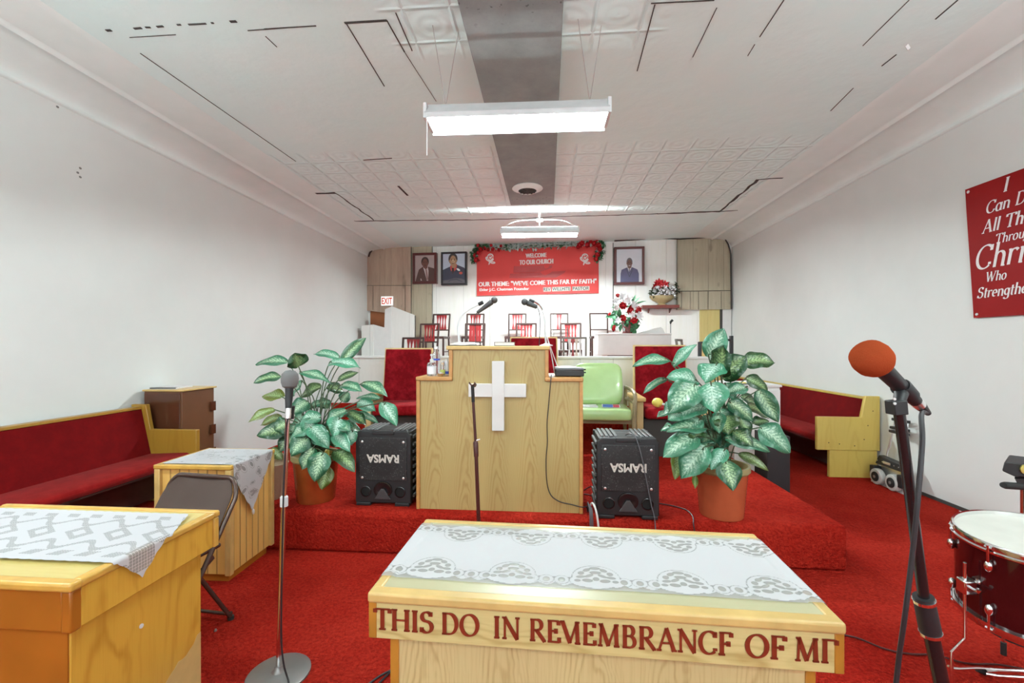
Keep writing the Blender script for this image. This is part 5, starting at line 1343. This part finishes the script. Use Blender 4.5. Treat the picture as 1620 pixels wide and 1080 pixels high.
# black clamp of percussion hardware at the right edge
yk = 2.45; o = aty(1640, 760, yk)
t = thing('percussion_mount', 'black angular percussion mount with rubber peg at the right edge above the drum', 'stand', (o.x, o.y, 0))
Pm = [aty(*p, yk) for p in ((1585, 745), (1589, 730), (1640, 736), (1640, 757), (1612, 754), (1607, 755))]
MB().prism(Pm, (.175, .16, 0)).build('arm', M['black'], t, world=True, bevel=.006)
Pm = [aty(*p, yk + .02) for p in ((1604, 755), (1609, 756), (1640, 756), (1640, 773), (1613, 772), (1610, 766))]
MB().prism(Pm, (.11, .1, 0)).build('knuckle', M['blackgloss'], t, world=True, bevel=.004)
MB().tube([aty(1587, 767, yk - .03), aty(1591, 767.5, yk - .02), aty(1613, 769, yk + .02), aty(1635, 770, yk + .04)], [.014, .018, .018, .018], 16).build('peg', M['rubber'], t, world=True)
MB().lathe([(.024, 0), (.024, .006), (.01, .008)], 18, dirM(aty(1621, 742, yk - .002), (0, -1, 0))).build('knob', M['brass'], t, world=True)
MB().tube([(o.x, yk + .06, .02), (o.x, yk + .06, o.z)], .014, 12).build('post', M['chrome'], t, world=True)
MB().lathe([(.16, 0), (.16, .01), (.02, .03)], 24, Matrix.Translation((0, .06, 0))).build('base', M['rubber'], t)

# ------------------------------------------------------------------ folded hand truck against the right wall
t = thing('hand_truck', 'folded aluminium hand truck with grey wheels leaning on the right wall', 'hand truck', (3.60, 4.97, 0), R(-90))
# local x runs towards the camera along the wall, local y towards the wall
t.matrix_basis = Matrix.Translation((3.60, 4.97, 0)) @ Matrix.Rotation(R(-90), 4, 'Z')
lean = lambda z: .015 + z * .13
MB().prism([(-.25, -.02, 0), (.24, -.02, 0), (.22, .02, .06), (-.23, .02, .06)], (0, .014, 0)).build('toe_plate', M['alu'], t, bevel=.003)
m = MB().prism([(-.21, lean(.05), .05), (.21, lean(.05), .05), (.19, lean(.26), .26), (-.17, lean(.26), .26)], (0, .012, 0)); m.build('plate', M['alu'], t)
for s in (-1, 1):
    MB().tube([(s * .15, lean(.2) + .01, .2), (s * .105, lean(.58) + .01, .58)], .010, 10).build('rail', M['alu'], t)
    MB().tube([(s * .105, lean(.45), .40), (s * .085, lean(.78), .74)], .008, 10).build('rail', M['alu'], t)
    MB().tube([(s * .11 - .02, -.055, .085), (s * .11 - .02, .0, .085)], .085, 24).build('wheel', M['wheel'], t, bevel=.008)
    MB().tube([(s * .11 - .02, -.064, .085), (s * .11 - .02, -.05, .085)], .052, 20).build('hub', M['rubber'], t, bevel=.005)
    MB().tube([(s * .11 - .02, -.068, .085), (s * .11 - .02, -.06, .085)], .016, 12).build('axle_cap', M['grey'], t)
    MB().box(s * .19 - .035, s * .19 + .035, -.05, .03, .06, .19).build('side_bracket', M['black'], t, bevel=.008)
m = MB().prism([(-.17, -.03, .22), (.19, -.03, .22), (.16, -.02, .30), (-.13, -.02, .32)], (0, .06, 0)); m.build('cross_bracket', M['black'], t, bevel=.008)
m = MB()
for x in (-.13, -.06, .02, .1, .16): m.lathe([(.006, 0), (.006, .003)], 8, dirM((x, -.031, .262), (0, -1, 0)))
m.build('rivet', M['alu'], t)
MB().box(-.05, .05, -.036, -.028, .25, .275).build('brand_plate', M['alu'], t, bevel=.003)
for z, w_ in ((.57, .115), (.61, .11), (.70, .10)): MB().box(-w_, w_, lean(z) - .02, lean(z) + .025, z, z + .03).build('cross_bar', M['black'], t, bevel=.005)

# ------------------------------------------------------------------ potted plants
def leaf(m, B, T, w, tone, arch=.16, fold=.45, seed=0):
    B, T = Vector(B), Vector(T); d = T - B; L = d.length; d.normalize()
    rs = random.Random(seed)
    n0 = (Vector((0, 0, EYE)) - B).normalized() * .75 + Vector((rs.uniform(-.5, .5), rs.uniform(-.2, .2), .55))
    s = d.cross(n0).normalized(); n_ = s.cross(d)
    if n_.z < 0 and abs(n_.z) > .5: pass
    nu, nv = 12, 8; vs_, U, W, Tn = [], [], [], []
    ph = rs.uniform(0, 6)
    for i in range(nu + 1):
        u = i / nu
        c = B + d * (L * u) + n_ * (L * arch * 4 * u * (1 - u) * .5) + Vector((0, 0, L * arch * 2.0 * u * (1 - u) ))
        ww = .5 * w * (math.sin(PI * min(1, (u * .97 + .03)) ** .78) ** .72 if u < 1 else 0) * (1 if u < .7 else 1 - .22 * ((u - .7) / .3))
        for j in range(nv + 1):
            v = j / nv * 2 - 1
            off = n_ * (fold * ww * (abs(v) ** 1.3 - .55 * v * v * v * v * 1.5)) + n_ * (w * .07 * math.sin(u * 10 + ph) * abs(v) * (1 if v > 0 else -1))
            vs_.append(c + s * (ww * v) + off); U.append(u); W.append(v); Tn.append(tone)
    fs = [(i * (nv + 1) + j, (i + 1) * (nv + 1) + j, (i + 1) * (nv + 1) + j + 1, i * (nv + 1) + j + 1) for i in range(nu) for j in range(nv)]
    m.add(vs_, fs, leaf_u=U, leaf_v=W, leaf_tone=Tn)
def plant(name, label, base, pot_r, pot_h, potmat, rimmat, leaves, sc, org, seed, px0, py0):
    t = thing(name, label, 'potted plant', base)
    r = pot_r
    MB().lathe([(r * .80, 0), (r * .82, .01), (r * .97, pot_h * .86), (r * .98, pot_h * .87)], 40).build('pot', potmat, t)
    MB().lathe([(r * .985, pot_h * .86), (r * 1.06, pot_h * .90), (r * 1.06, pot_h), (r * .96, pot_h), (r * .93, pot_h * .86)], 40, cap=False).build('pot_rim', rimmat, t)
    MB().lathe([(r * .94, pot_h * .84), (0, pot_h * .88)], 30, cap=False).build('filling', M['soil'], t)
    rs = random.Random(seed); lm, sm = MB(), MB(); C0 = Vector(base)
    for k in range(22):     # inner crown, low and dense
        ax, ay = rs.uniform(-1, 1), rs.uniform(-1, 1); q0 = Vector((px0 + ax * 150, py0 + ay * 90))
        leaves = leaves + [((q0.x, q0.y), (q0.x + ax * 90 + rs.uniform(-40, 40), q0.y + rs.uniform(20, 110)), rs.uniform(62, 95), rs.choice((-.1, .0, .1, .3, .5, .8)), rs.uniform(-.16, .14))]
    for i, (b_, tp_, w_, tone, dy) in enumerate(leaves):
        px, py = b_[0] / sc + org[0], b_[1] / sc + org[1]; qx, qy = tp_[0] / sc + org[0], tp_[1] / sc + org[1]
        Y = C0.y + dy; p = aty(px, py, Y); lat = abs(qx - px)
        out = rs.uniform(.02, .10) * (-1 if dy <= .04 else 1)
        q = aty(qx, qy, Y + out)
        leaf(lm, p, q, w_ / sc * Y / FPX * 1.2, tone, .10 if lat * 1.3 > abs(qy - py) else .05, .5, seed * 100 + i)
        root = C0 + Vector((rs.uniform(-.5, .5) * r * .6, rs.uniform(-.4, .4) * r * .6, pot_h * .85))
        h = p.z - root.z
        mid = root.lerp(p, .55) + Vector((0, 0, .10 * abs(h) + .04)); mid.x = root.x + (p.x - root.x) * .38; mid.y = root.y + (p.y - root.y) * .4
        sm.tube(spline([root, mid, p, p.lerp(q, .12)], 5), [.0045] * 16, 6)
    lm.build('foliage', M['leaf'], t, world=True, smooth=85); sm.build('stem', M['stem'], t, world=True)
    return t
A1 = [((265, 185), (85, 200), 62, .45, .05), ((322, 208), (300, 132), 105, .0, -.05), ((545, 160), (405, 140), 50, .75, .1), ((556, 185), (695, 48), 58, .2, .05), ((490, 190), (662, 218), 84, .95, -.05), ((540, 282), (655, 240), 38, -.1, .05), ((330, 242), (498, 300), 62, .55, -.1), ((222, 262), (72, 300), 64, .1, .0),
 ((345, 290), (290, 372), 56, .6, .05), ((446, 318), (325, 388), 72, -.15, .1), ((480, 318), (572, 348), 62, .0, .12), ((672, 300), (812, 375), 70, .35, .0), ((555, 312), (672, 348), 66, .5, -.05), ((772, 385), (640, 385), 36, .7, .05), ((650, 402), (745, 455), 68, .95, .0), ((782, 405), (862, 535), 84, .9, -.12), ((236, 378), (122, 378), 80, -.5, .05), ((190, 445), (42, 518), 54, -.55, .0), ((232, 490), (112, 532), 54, -.5, .08), ((250, 560), (92, 590), 86, .05, -.05),
 ((372, 400), (285, 470), 86, .35, .0), ((380, 432), (500, 404), 46, .5, .05), ((445, 490), (330, 500), 78, .75, -.1), ((585, 450), (470, 520), 74, .5, -.05), ((545, 490), (515, 592), 96, .95, -.15), ((592, 460), (695, 536), 70, .0, .0), ((640, 465), (762, 520), 42, .6, .05), ((380, 540), (280, 605), 92, .55, -.14), ((386, 540), (490, 662), 95, .85, -.16), ((500, 560), (522, 652), 88, .1, -.05), ((370, 600), (280, 700), 96, .3, -.18), ((402, 655), (340, 778), 82, .15, -.2), ((452, 680), (410, 842), 108, .35, -.25), ((482, 760), (450, 888), 80, -.35, -.22), ((540, 580), (622, 540), 70, .65, -.05), ((622, 600), (520, 652), 62, .8, -.1), ((520, 672), (632, 790), 84, -.1, -.1), ((330, 560), (372, 640), 60, .2, -.05), ((572, 640), (645, 600), 56, -.2, .05), ((160, 668), (235, 722), 58, -.4, -.05), ((615, 560), (612, 640), 60, .8, -.1), ((480, 440), (440, 380), 60, .2, .1), ((560, 400), (600, 350), 60, .3, .12), ((440, 620), (380, 560), 70, .1, .02), ((520, 520), (590, 600), 76, .45, .0)]
A2 = [((440, 222), (256, 252), 58, .55, .0), ((460, 250), (580, 142), 54, .9, .0), ((640, 208), (716, 60), 92, .7, -.05), ((700, 300), (715, 145), 120, -.02, -.1), ((705, 312), (830, 200), 112, .0, -.05), ((812, 232), (972, 235), 92, -.05, .0), ((682, 240), (618, 332), 118, .95, -.12), ((585, 330), (428, 306), 94, .9, -.08), ((425, 315), (308, 392), 40, .5, .0), ((578, 345), (440, 488), 128, .55, -.18), ((650, 335), (670, 486), 126, .9, -.2), ((622, 455), (460, 522), 84, .8, -.1), ((622, 562), (428, 578), 86, .5, -.15), ((582, 605), (408, 712), 108, .6, -.2), ((622, 655), (498, 818), 118, .7, -.24), ((470, 480), (378, 512), 52, .55, .0), ((450, 552), (398, 578), 42, .8, .05), ((490, 690), (470, 820), 60, -.45, -.1), ((722, 668), (650, 772), 66, 1.0, -.22), ((722, 726), (762, 878), 98, .15, -.28), ((720, 612), (946, 682), 74, .4, -.15), ((790, 690), (940, 778), 42, -.3, -.05), ((890, 560), (1046, 688), 118, .6, -.1), ((826, 310), (936, 380), 62, -.05, .05), ((888, 372), (990, 535), 78, .25, -.05), ((830, 358), (720, 392), 58, .55, -.05), ((738, 430), (862, 530), 78, .2, -.12), ((828, 450), (940, 515), 56, -.15, .05), ((860, 540), (942, 530), 52, .0, .05), ((690, 468), (752, 605), 92, .5, -.1), ((790, 510), (852, 612), 62, .0, .0), ((570, 800), (570, 868), 26, -.5, -.15), ((560, 400), (592, 440), 54, -.2, .05), ((640, 640), (590, 705), 60, .4, -.1), ((662, 700), (615, 660), 54, .2, .0), ((720, 340), (770, 420), 70, .7, .0), ((600, 520), (480, 600), 80, .7, -.12), ((760, 470), (830, 600), 56, -.3, .05), ((690, 590), (600, 640), 66, .3, -.02), ((640, 380), (560, 470), 70, .1, .1), ((800, 400), (880, 470), 60, .1, .08), ((560, 620), (590, 560), 50, .4, .05)]
p1 = Vector((-1.70, 3.36, .30)); p1 = aty(500, 797, 3.34); p1.z = .30
pt = plant('potted_plant', 'artificial variegated plant in a copper pot between cabinet and loudspeaker', p1, .172, .36, M['copper'], M['potrim'], A1, 3.483, (380, 520), 1, 410, 530)
MB().box(-.05, .07, -.08, .08, .30, .375).build('foam_block', M['yellow'], pt, bevel=.004)
p2 = aty(1141, 811, 3.27); p2.z = .30
plant('potted_plant', 'larger artificial variegated plant in a terracotta pot on the right of the platform', p2, .178, .36, M['terracotta'], M['potrim'], A2, 3.176, (920, 500), 2, 640, 530)

# ------------------------------------------------------------------ end wall: banner, garland, portraits, exit sign
t, uc, zc = bthing('banner', 'red welcome banner with white lettering hung across the end wall', 'banner', 851, 430, .03)
def bl(px, py): u, z = bw(px, py, .03); return u - uc, z - zc
(bx0, bz0), (bx1, bz1) = bl(754.5, 468), bl(947, 463.5); bzt0 = bl(754.5, 396)[1]; bzt1 = bl(947, 388)[1]
def bsurf(x, z, o=0.0):
    u = (x - bx0) / (bx1 - bx0)
    return (x, -.012 * (1 + math.sin(x * 4.1 + z * 2.2)) - .006 * math.sin(x * 11 - z * 5) - o, z)
m = MB().grid(lambda u, v: bsurf(bx0 + (bx1 - bx0) * u, (bz0 + (bz1 - bz0) * u) * (1 - v) + (bzt0 + (bzt1 - bzt0) * u) * v), 40, 16)
m.build('sheet', M['vinyl'], t, smooth=80)
def line(mb, s, p0, p1, bold, wide, o=.004):
    """text with its lower left pixel p0 and upper right pixel p1"""
    a, b_ = bl(*p0), bl(*p1); k = .011
    for sh in (-wide, 0, wide):      # heavy poster face: strokes widened sideways
        put_text(mb, s, a[0] + sh, b_[0] + sh, 0, b_[1] - a[1] - k * (b_[0] - a[0]), lambda x, y: bsurf(x, a[1] + y + k * (x - a[0]), o + sh * .02), bold)
m = MB()
line(m, 'WELCOME', (832, 408), (864.5, 400), .012, .006); line(m, 'TO OUR CHURCH', (822, 419), (875, 409.5), .012, .006)
line(m, 'OUR THEME: "WE\'VE COME THIS FAR BY FAITH"', (757.5, 453.5), (943.5, 440.5), .012, .005); line(m, 'Elder J.C. Chatman Founder', (759, 462), (837, 454), .012, .0028)
m.build('lettering', M['printwhite'], t, smooth=0)
m = MB()
a, b_ = bl(859, 461), bl(932, 454); k = .011
x = a[0]
for wd, q0, q1 in (('REV', 860, 871), ('WILLHITE', 874, 902), ('PASTOR', 906, 932)):
    put_text(m, wd, bl(q0, 460)[0], bl(q1, 460)[0], 0, .072, lambda x, y: bsurf(x, bl(861, 460.5)[1] + y + k * (x - a[0]), .010), .012)
m.build('lettering', M['printblack'], t, smooth=0, label='black stuck-on letters')
m = MB()
for q0, q1 in ((859.5, 871.6), (873.4, 902.6), (905.5, 932.5)):
    x0_, x1_ = bl(q0, 460)[0], bl(q1, 460)[0]; zb_ = bl(861, 461.3)[1]
    m.grid(lambda u, v: bsurf(x0_ + (x1_ - x0_) * u, zb_ + .092 * v + k * (x0_ + (x1_ - x0_) * u - a[0]), .004), 16, 2)
m.build('letter_strip', M['printsilver'], t, smooth=0)
m = MB()
for c in ([(812, 431.5), (813, 421), (874, 420), (873, 424), (855, 430)], [(806, 440), (807, 433), (895, 428.5), (893, 432), (880, 439)]):
    P = [bl(*p) for p in c]; m.prism([bsurf(x, z, .003) for x, z in P], (0, -.002, 0))
m.build('patch', M['vinylpatch'], t, smooth=0, label='darker red tape patch')
def rosemark(mb, px, py):
    cx_, cz_ = bl(px, py); S = .128
    f = lambda x, y, o=.004: bsurf(cx_ + x * S, cz_ + y * S, o)
    def el(x, y, rx, ry, a, o): mb.poly([f(x + rx * math.cos(q) * math.cos(a) - ry * math.sin(q) * math.sin(a), y + rx * math.cos(q) * math.sin(a) + ry * math.sin(q) * math.cos(a), o) for q in [2 * PI * i / 18 for i in range(18)]])
    mb.m = 0
    el(.05, .35, .55, .52, 0, .004); el(-.38, -.05, .48, .34, -.7, .004); el(.12, -.25, .55, .30, .3, .004); el(.5, -.72, .45, .22, -.1, .004); mb.poly([f(-.15, -.5), f(.15, -.55), f(-.15, -1.1), f(-.28, -1.05)])
    mb.m = 1
    el(.15, .42, .26, .10, .5, .006); el(-.22, .30, .10, .26, -.3, .006); el(.38, .18, .08, .26, -.6, .006); el(-.12, -.05, .30, .07, -.5, .006); el(.18, -.08, .30, .05, .55, .006); el(-.40, -.12, .22, .05, -.8, .006); el(.45, -.70, .24, .04, .0, .006); el(.05, .62, .2, .04, .1, .006)
for px in (775.5, 925): 
    m = MB(); rosemark(m, px, 409); m.build('rose_emblem', [M['printwhite'], M['vinyl']], t, smooth=0)
# garland along the top of the banner
gpts = [(752, 413), (750, 404), (753, 396), (757, 391), (770, 390), (795, 392), (820, 391), (850, 389), (880, 388), (905, 386), (925, 383), (940, 381), (949, 385), (951, 393), (947, 402), (946, 410)]
off = .08
t, gu, gz = bthing('garland', 'silk garland of frosted leaves and red roses draped over the red welcome banner', 'garland', 850, 389, off)
gp = spline([(lambda q: Vector((q[0] - gu, 0, q[1])))(bw(px, py, off)) for px, py in gpts], 8)
t.location = wallpt(gu, 0, off); t.matrix_basis = Matrix.Translation(wallpt(gu, 0, off)) @ Matrix.Rotation(BA, 4, 'Z')
m1, m2 = MB(), MB()
MB().tube(gp, .012, 6).build('wire', M['sprig'], t)
N = len(gp)
for i, p in enumerate(gp):
    fr = i / N
    for k in range(9):
        c = p + Vector((random.uniform(-.06, .06), random.uniform(-.05, .03), random.uniform(-.05, .05))); dd = rnd_dir()
        pal = .2 + (.62 if .28 < fr < .72 else 0)
        petal(m2 if random.random() < pal else m1, c, dd, (0, -.6, 1), random.uniform(.05, .10), random.uniform(.035, .06))
m1.build('foliage', M['sprig'], t, smooth=70); m2.build('pale_foliage', M['palesprig'], t, smooth=70)
for px, py, r in ((754, 411, .06), (752, 404, .055), (757, 400, .05), (760, 395, .055), (766, 393, .05), (757, 388, .045), (773, 395, .045), (780, 394, .045), (790, 395, .045), (793, 389, .035), (777, 388, .035), (917, 388, .065), (921, 385, .06), (930, 388, .065), (935, 382, .05), (941, 385, .06), (947, 388, .06), (949, 394, .055), (946, 403, .055), (943, 410, .05), (944, 379, .04), (914, 391, .05)):
    u, z = bw(px, py, off + .07); flower(t, 'rose', wallpt(u, z, off + .07), r, M['rose'], 'rose')
# portraits
def portrait(label, p0, p1, fmat, fw, tilt, draw, off=.085):
    (u0, z1), (u1, z0) = bw(*p0, off), bw(*p1, off); W, H = u1 - u0, z1 - z0
    t = thing('portrait', label, 'portrait', wallpt((u0 + u1) / 2, (z0 + z1) / 2, off), BA, 'framed portraits on the end wall')
    h, v = W / 2, H / 2
    for b_ in ((-h, h, v - fw, v), (-h, h, -v, -v + fw), (-h, -h + fw, -v + fw, v - fw), (h - fw, h, -v + fw, v - fw)):
        MB().box(b_[0], b_[1], -.025, .08, b_[2], b_[3]).build('frame', M[fmat], t, bevel=.006)
    m = MB(); w_, h_ = W - 2 * fw, H - 2 * fw
    f = lambda x, y, o: (-w_ / 2 + w_ * x, -.004 - o, -h_ / 2 + h_ * y)
    draw(m, f); m.build('picture', PM, t, smooth=0)
    return t
PC = dict(mauve=(176, 158, 156), brown=(84, 58, 54), hairb=(58, 36, 34), skinb=(112, 68, 58), shirt=(210, 200, 198), tie=(150, 120, 118), blue=(190, 204, 222), navy=(62, 64, 84), skinl=(176, 140, 108), skinw=(206, 178, 142), hair2=(62, 56, 56), redsh=(196, 88, 84), tiedk=(70, 40, 40), carn=(206, 90, 80), white=(226, 228, 232), grey=(98, 96, 104), suit=(88, 86, 122), skin3=(110, 76, 64), pale=(214, 220, 230), dark=(40, 30, 30))
PK = list(PC); PM = [plain('photo_' + k, C(*PC[k]), .35, var=.03) for k in PK]
def shp(m, f, col, pts, o):
    m.m = PK.index(col); m.poly([f(x, y, o) for x, y in pts]); m.m = 0
def el2(m, f, col, cx_, cy_, rx, ry, o, rot=0): shp(m, f, col, [(cx_ + rx * math.cos(q) * math.cos(rot) - ry * math.sin(q) * math.sin(rot), cy_ + rx * math.cos(q) * math.sin(rot) + ry * math.sin(q) * math.cos(rot)) for q in [2 * PI * i / 22 for i in range(22)]], o)
def face(m, f, skin, hair, cx_, cy_, r, o, dark='dark', hairk=1.0):
    if hairk: el2(m, f, hair, cx_, cy_ + r * .32, r * 1.16 * hairk, r * 1.18, o)
    el2(m, f, skin, cx_ + r * .02, cy_ - r * .12, r * .86, r * 1.16, o + .0008)
    for s in (-1, 1):
        el2(m, f, skin, cx_ + s * r * .9, cy_ - r * .1, r * .16, r * .28, o + .0006)
        el2(m, f, dark, cx_ + s * r * .36, cy_ + r * .12, r * .17, r * .08, o + .0016); el2(m, f, dark, cx_ + s * r * .36, cy_ + r * .33, r * .24, r * .05, o + .0016, s * -.15)
    el2(m, f, hair if hairk else dark, cx_, cy_ - r * .26, r * .15, r * .07, o + .0016); el2(m, f, dark, cx_, cy_ - r * .60, r * .34, r * .07, o + .0016)
def d1(m, f):
    shp(m, f, 'mauve', [(0, 0), (1, 0), (1, 1), (0, 1)], 0)
    shp(m, f, 'brown', [(.02, 0), (.10, .22), (.20, .46), (.40, .56), (.68, .56), (.95, .50), (1, .48), (1, 0)], .001)
    shp(m, f, 'shirt', [(.42, .55), (.66, .57), (.70, .40), (.68, .02), (.62, .02), (.52, .30)], .002); shp(m, f, 'tie', [(.53, .47), (.62, .47), (.69, .10), (.66, .02), (.60, .08)], .003); shp(m, f, 'shirt', [(.30, .03), (.36, .03), (.31, .12), (.29, .10)], .002)
    shp(m, f, 'skinb', [(.44, .60), (.66, .62), (.64, .50), (.54, .46), (.46, .52)], .0025); face(m, f, 'skinb', 'hairb', .52, .70, .16, .003, 'dark', 1.08)
def d2(m, f):
    shp(m, f, 'blue', [(0, 0), (1, 0), (1, 1), (0, 1)], 0)
    shp(m, f, 'navy', [(0, .08), (0, .46), (.30, .56), (.66, .62), (.96, .52), (1, .48), (1, .08)], .001); shp(m, f, 'grey', [(0, 0), (1, 0), (1, .10), (.82, .16), (.55, .18), (.25, .12), (0, .10)], .0015)
    shp(m, f, 'redsh', [(.33, .60), (.64, .66), (.62, .48), (.52, .40), (.47, .52), (.38, .40), (.33, .52)], .002); shp(m, f, 'tiedk', [(.40, .52), (.50, .52), (.51, .40), (.44, .30)], .003)
    shp(m, f, 'skinl', [(.36, .64), (.62, .66), (.58, .53), (.46, .50)], .0025); face(m, f, 'skinl', 'hair2', .46, .77, .165, .003, 'tiedk', 1.08)
    shp(m, f, 'skinw', [(.40, .80), (.50, .82), (.54, .72), (.47, .66), (.41, .70)], .0042)
    el2(m, f, 'white', .70, .46, .085, .035, .003, -.4); el2(m, f, 'carn', .81, .34, .08, .045, .003)
    shp(m, f, 'navy', [(.24, .06), (.34, .12), (.6, .15), (.9, .05), (.86, .04), (.6, .125), (.36, .10), (.27, .05)], .0025)
def d3(m, f):
    shp(m, f, 'pale', [(0, 0), (1, 0), (1, 1), (0, 1)], 0)
    shp(m, f, 'suit', [(.15, 0), (.16, .26), (.20, .38), (.42, .45), (.62, .45), (.82, .38), (.88, .25), (.88, 0)], .001); shp(m, f, 'white', [(.42, .46), (.60, .46), (.55, .38), (.50, .30), (.46, .38)], .002)
    shp(m, f, 'navy', [(.485, .40), (.525, .40), (.52, .30), (.505, .27)], .003); shp(m, f, 'navy', [(.36, .42), (.38, .43), (.52, .16), (.50, .15)], .0025); shp(m, f, 'navy', [(.66, .42), (.64, .43), (.50, .17), (.52, .15)], .0025)
    shp(m, f, 'skin3', [(.43, .52), (.59, .52), (.58, .44), (.51, .40), (.44, .44)], .0025); face(m, f, 'skin3', 'grey', .51, .575, .11, .003, 'dark', .92); el2(m, f, 'shirt', .51, .50, .04, .01, .0055)
portrait('mahogany-framed portrait of a person in a brown suit and striped tie', (653, 400.5), (691, 448.5), 'mahog', .055, 0, d1)
portrait('black-framed portrait of a person in a navy jacket over a red shirt', (698, 399), (738.5, 450.5), 'ebony', .04, 0, d2)
portrait('mahogany-framed portrait of a person in a blue suit, above the flower bowl shelf', (971.5, 391), (1019.5, 449.5), 'mahog', .05, 0, d3)
# exit sign
(u0, z1), (u1, z0) = bw(602.5, 468.5, .13), bw(622, 483.5, .13)
t = thing('exit_sign', 'lit white exit sign with red letters on the bare panelling', 'exit sign', wallpt((u0 + u1) / 2, (z0 + z1) / 2, .13), BA)
h, v = (u1 - u0) / 2, (z1 - z0) / 2
MB().box(-h, h, 0, .04, -v, v).build('box', M['white'], t, bevel=.004); MB().box(-h + .008, h - .008, -.004, .002, -v + .008, v - .008).build('face', M['exit'], t)
m = MB(); put_text(m, 'EXIT', -h * .84, h * .84, -v * .66, v * .68, lambda x, y: (x, -.006, y), .02); m.build('lettering', M['exitred'], t, smooth=0)
u, z = bw(621, 490, .12)
t = thing('wooden_block', 'small brown wooden block below the exit sign over the brown opening', 'block', wallpt(u, z, .1), BA)
MB().box(-.13, .13, -.05, .01, -.02, .03).box(-.04, .05, -.06, -.0, .0, .055).build('block', M['shelf'], t, bevel=.008)

# ------------------------------------------------------------------ verse banner on the right wall
yv = 4.25
t = thing('verse_banner', 'deep red vinyl banner with white slanted verse lettering on the right wall', 'banner', (RX - .012, yv, 2.3), R(-90))
t.matrix_basis = Matrix.Translation((RX - .012, yv, 2.3)) @ Matrix.Rotation(R(-90), 4, 'Z')
def rl(px, py): p = atx(px, py, RX - .012); return yv - p.y, p.z - 2.3
(x0_, zt_), (x1_, zb_) = rl(1529.5, 300), rl(1541, 503)
Wb = 1.55
def vs_surf(x, z, o=0.0): return (x, -.004 - .010 * (1 + math.sin(x * 5 + z * 3)) * .5 - o, z)
m = MB().grid(lambda u, v: vs_surf((x0_ * v + x1_ * (1 - v)) * (1 - u) + Wb * u, zb_ * (1 - v) + (zt_ + .0 * u) * v), 20, 14); m.build('sheet', M['vinyl2'], t, smooth=80)
for zz, xx in ((zt_ - .03, x0_ + .03), (zb_ + .03, x1_ + .03)): MB().lathe([(.014, 0), (.010, .004), (.005, .004)], 12, dirM(vs_surf(xx, zz, .001), (0, -1, 0))).build('eyelet', M['alu'], t)
m = MB()
for s, pb, ptop, a in (('I', (1589, 304), (1593, 281), .2), ('Can Do', (1562, 339), (1562, 320), .16), ('All Things', (1556, 370), (1560, 349), .17), ('Through', (1577, 386), (1577, 371), .15), ('Christ', (1543, 428), (1543, 392), .14), ('Who', (1561, 446), (1561, 431), .16), ('Strengthens', (1547, 472), (1549, 455), .17)):
    ax, az = rl(*pb); hz = rl(*ptop)[1] - az
    nib_letters(m, s, lambda x, y: vs_surf(x, az + y, .003), hz, ax, 0, a=a, b=.055, slant=.22, squeeze=.92, track=.03)
m.build('lettering', M['printwhite'], t, smooth=0, label='white slanted lettering')
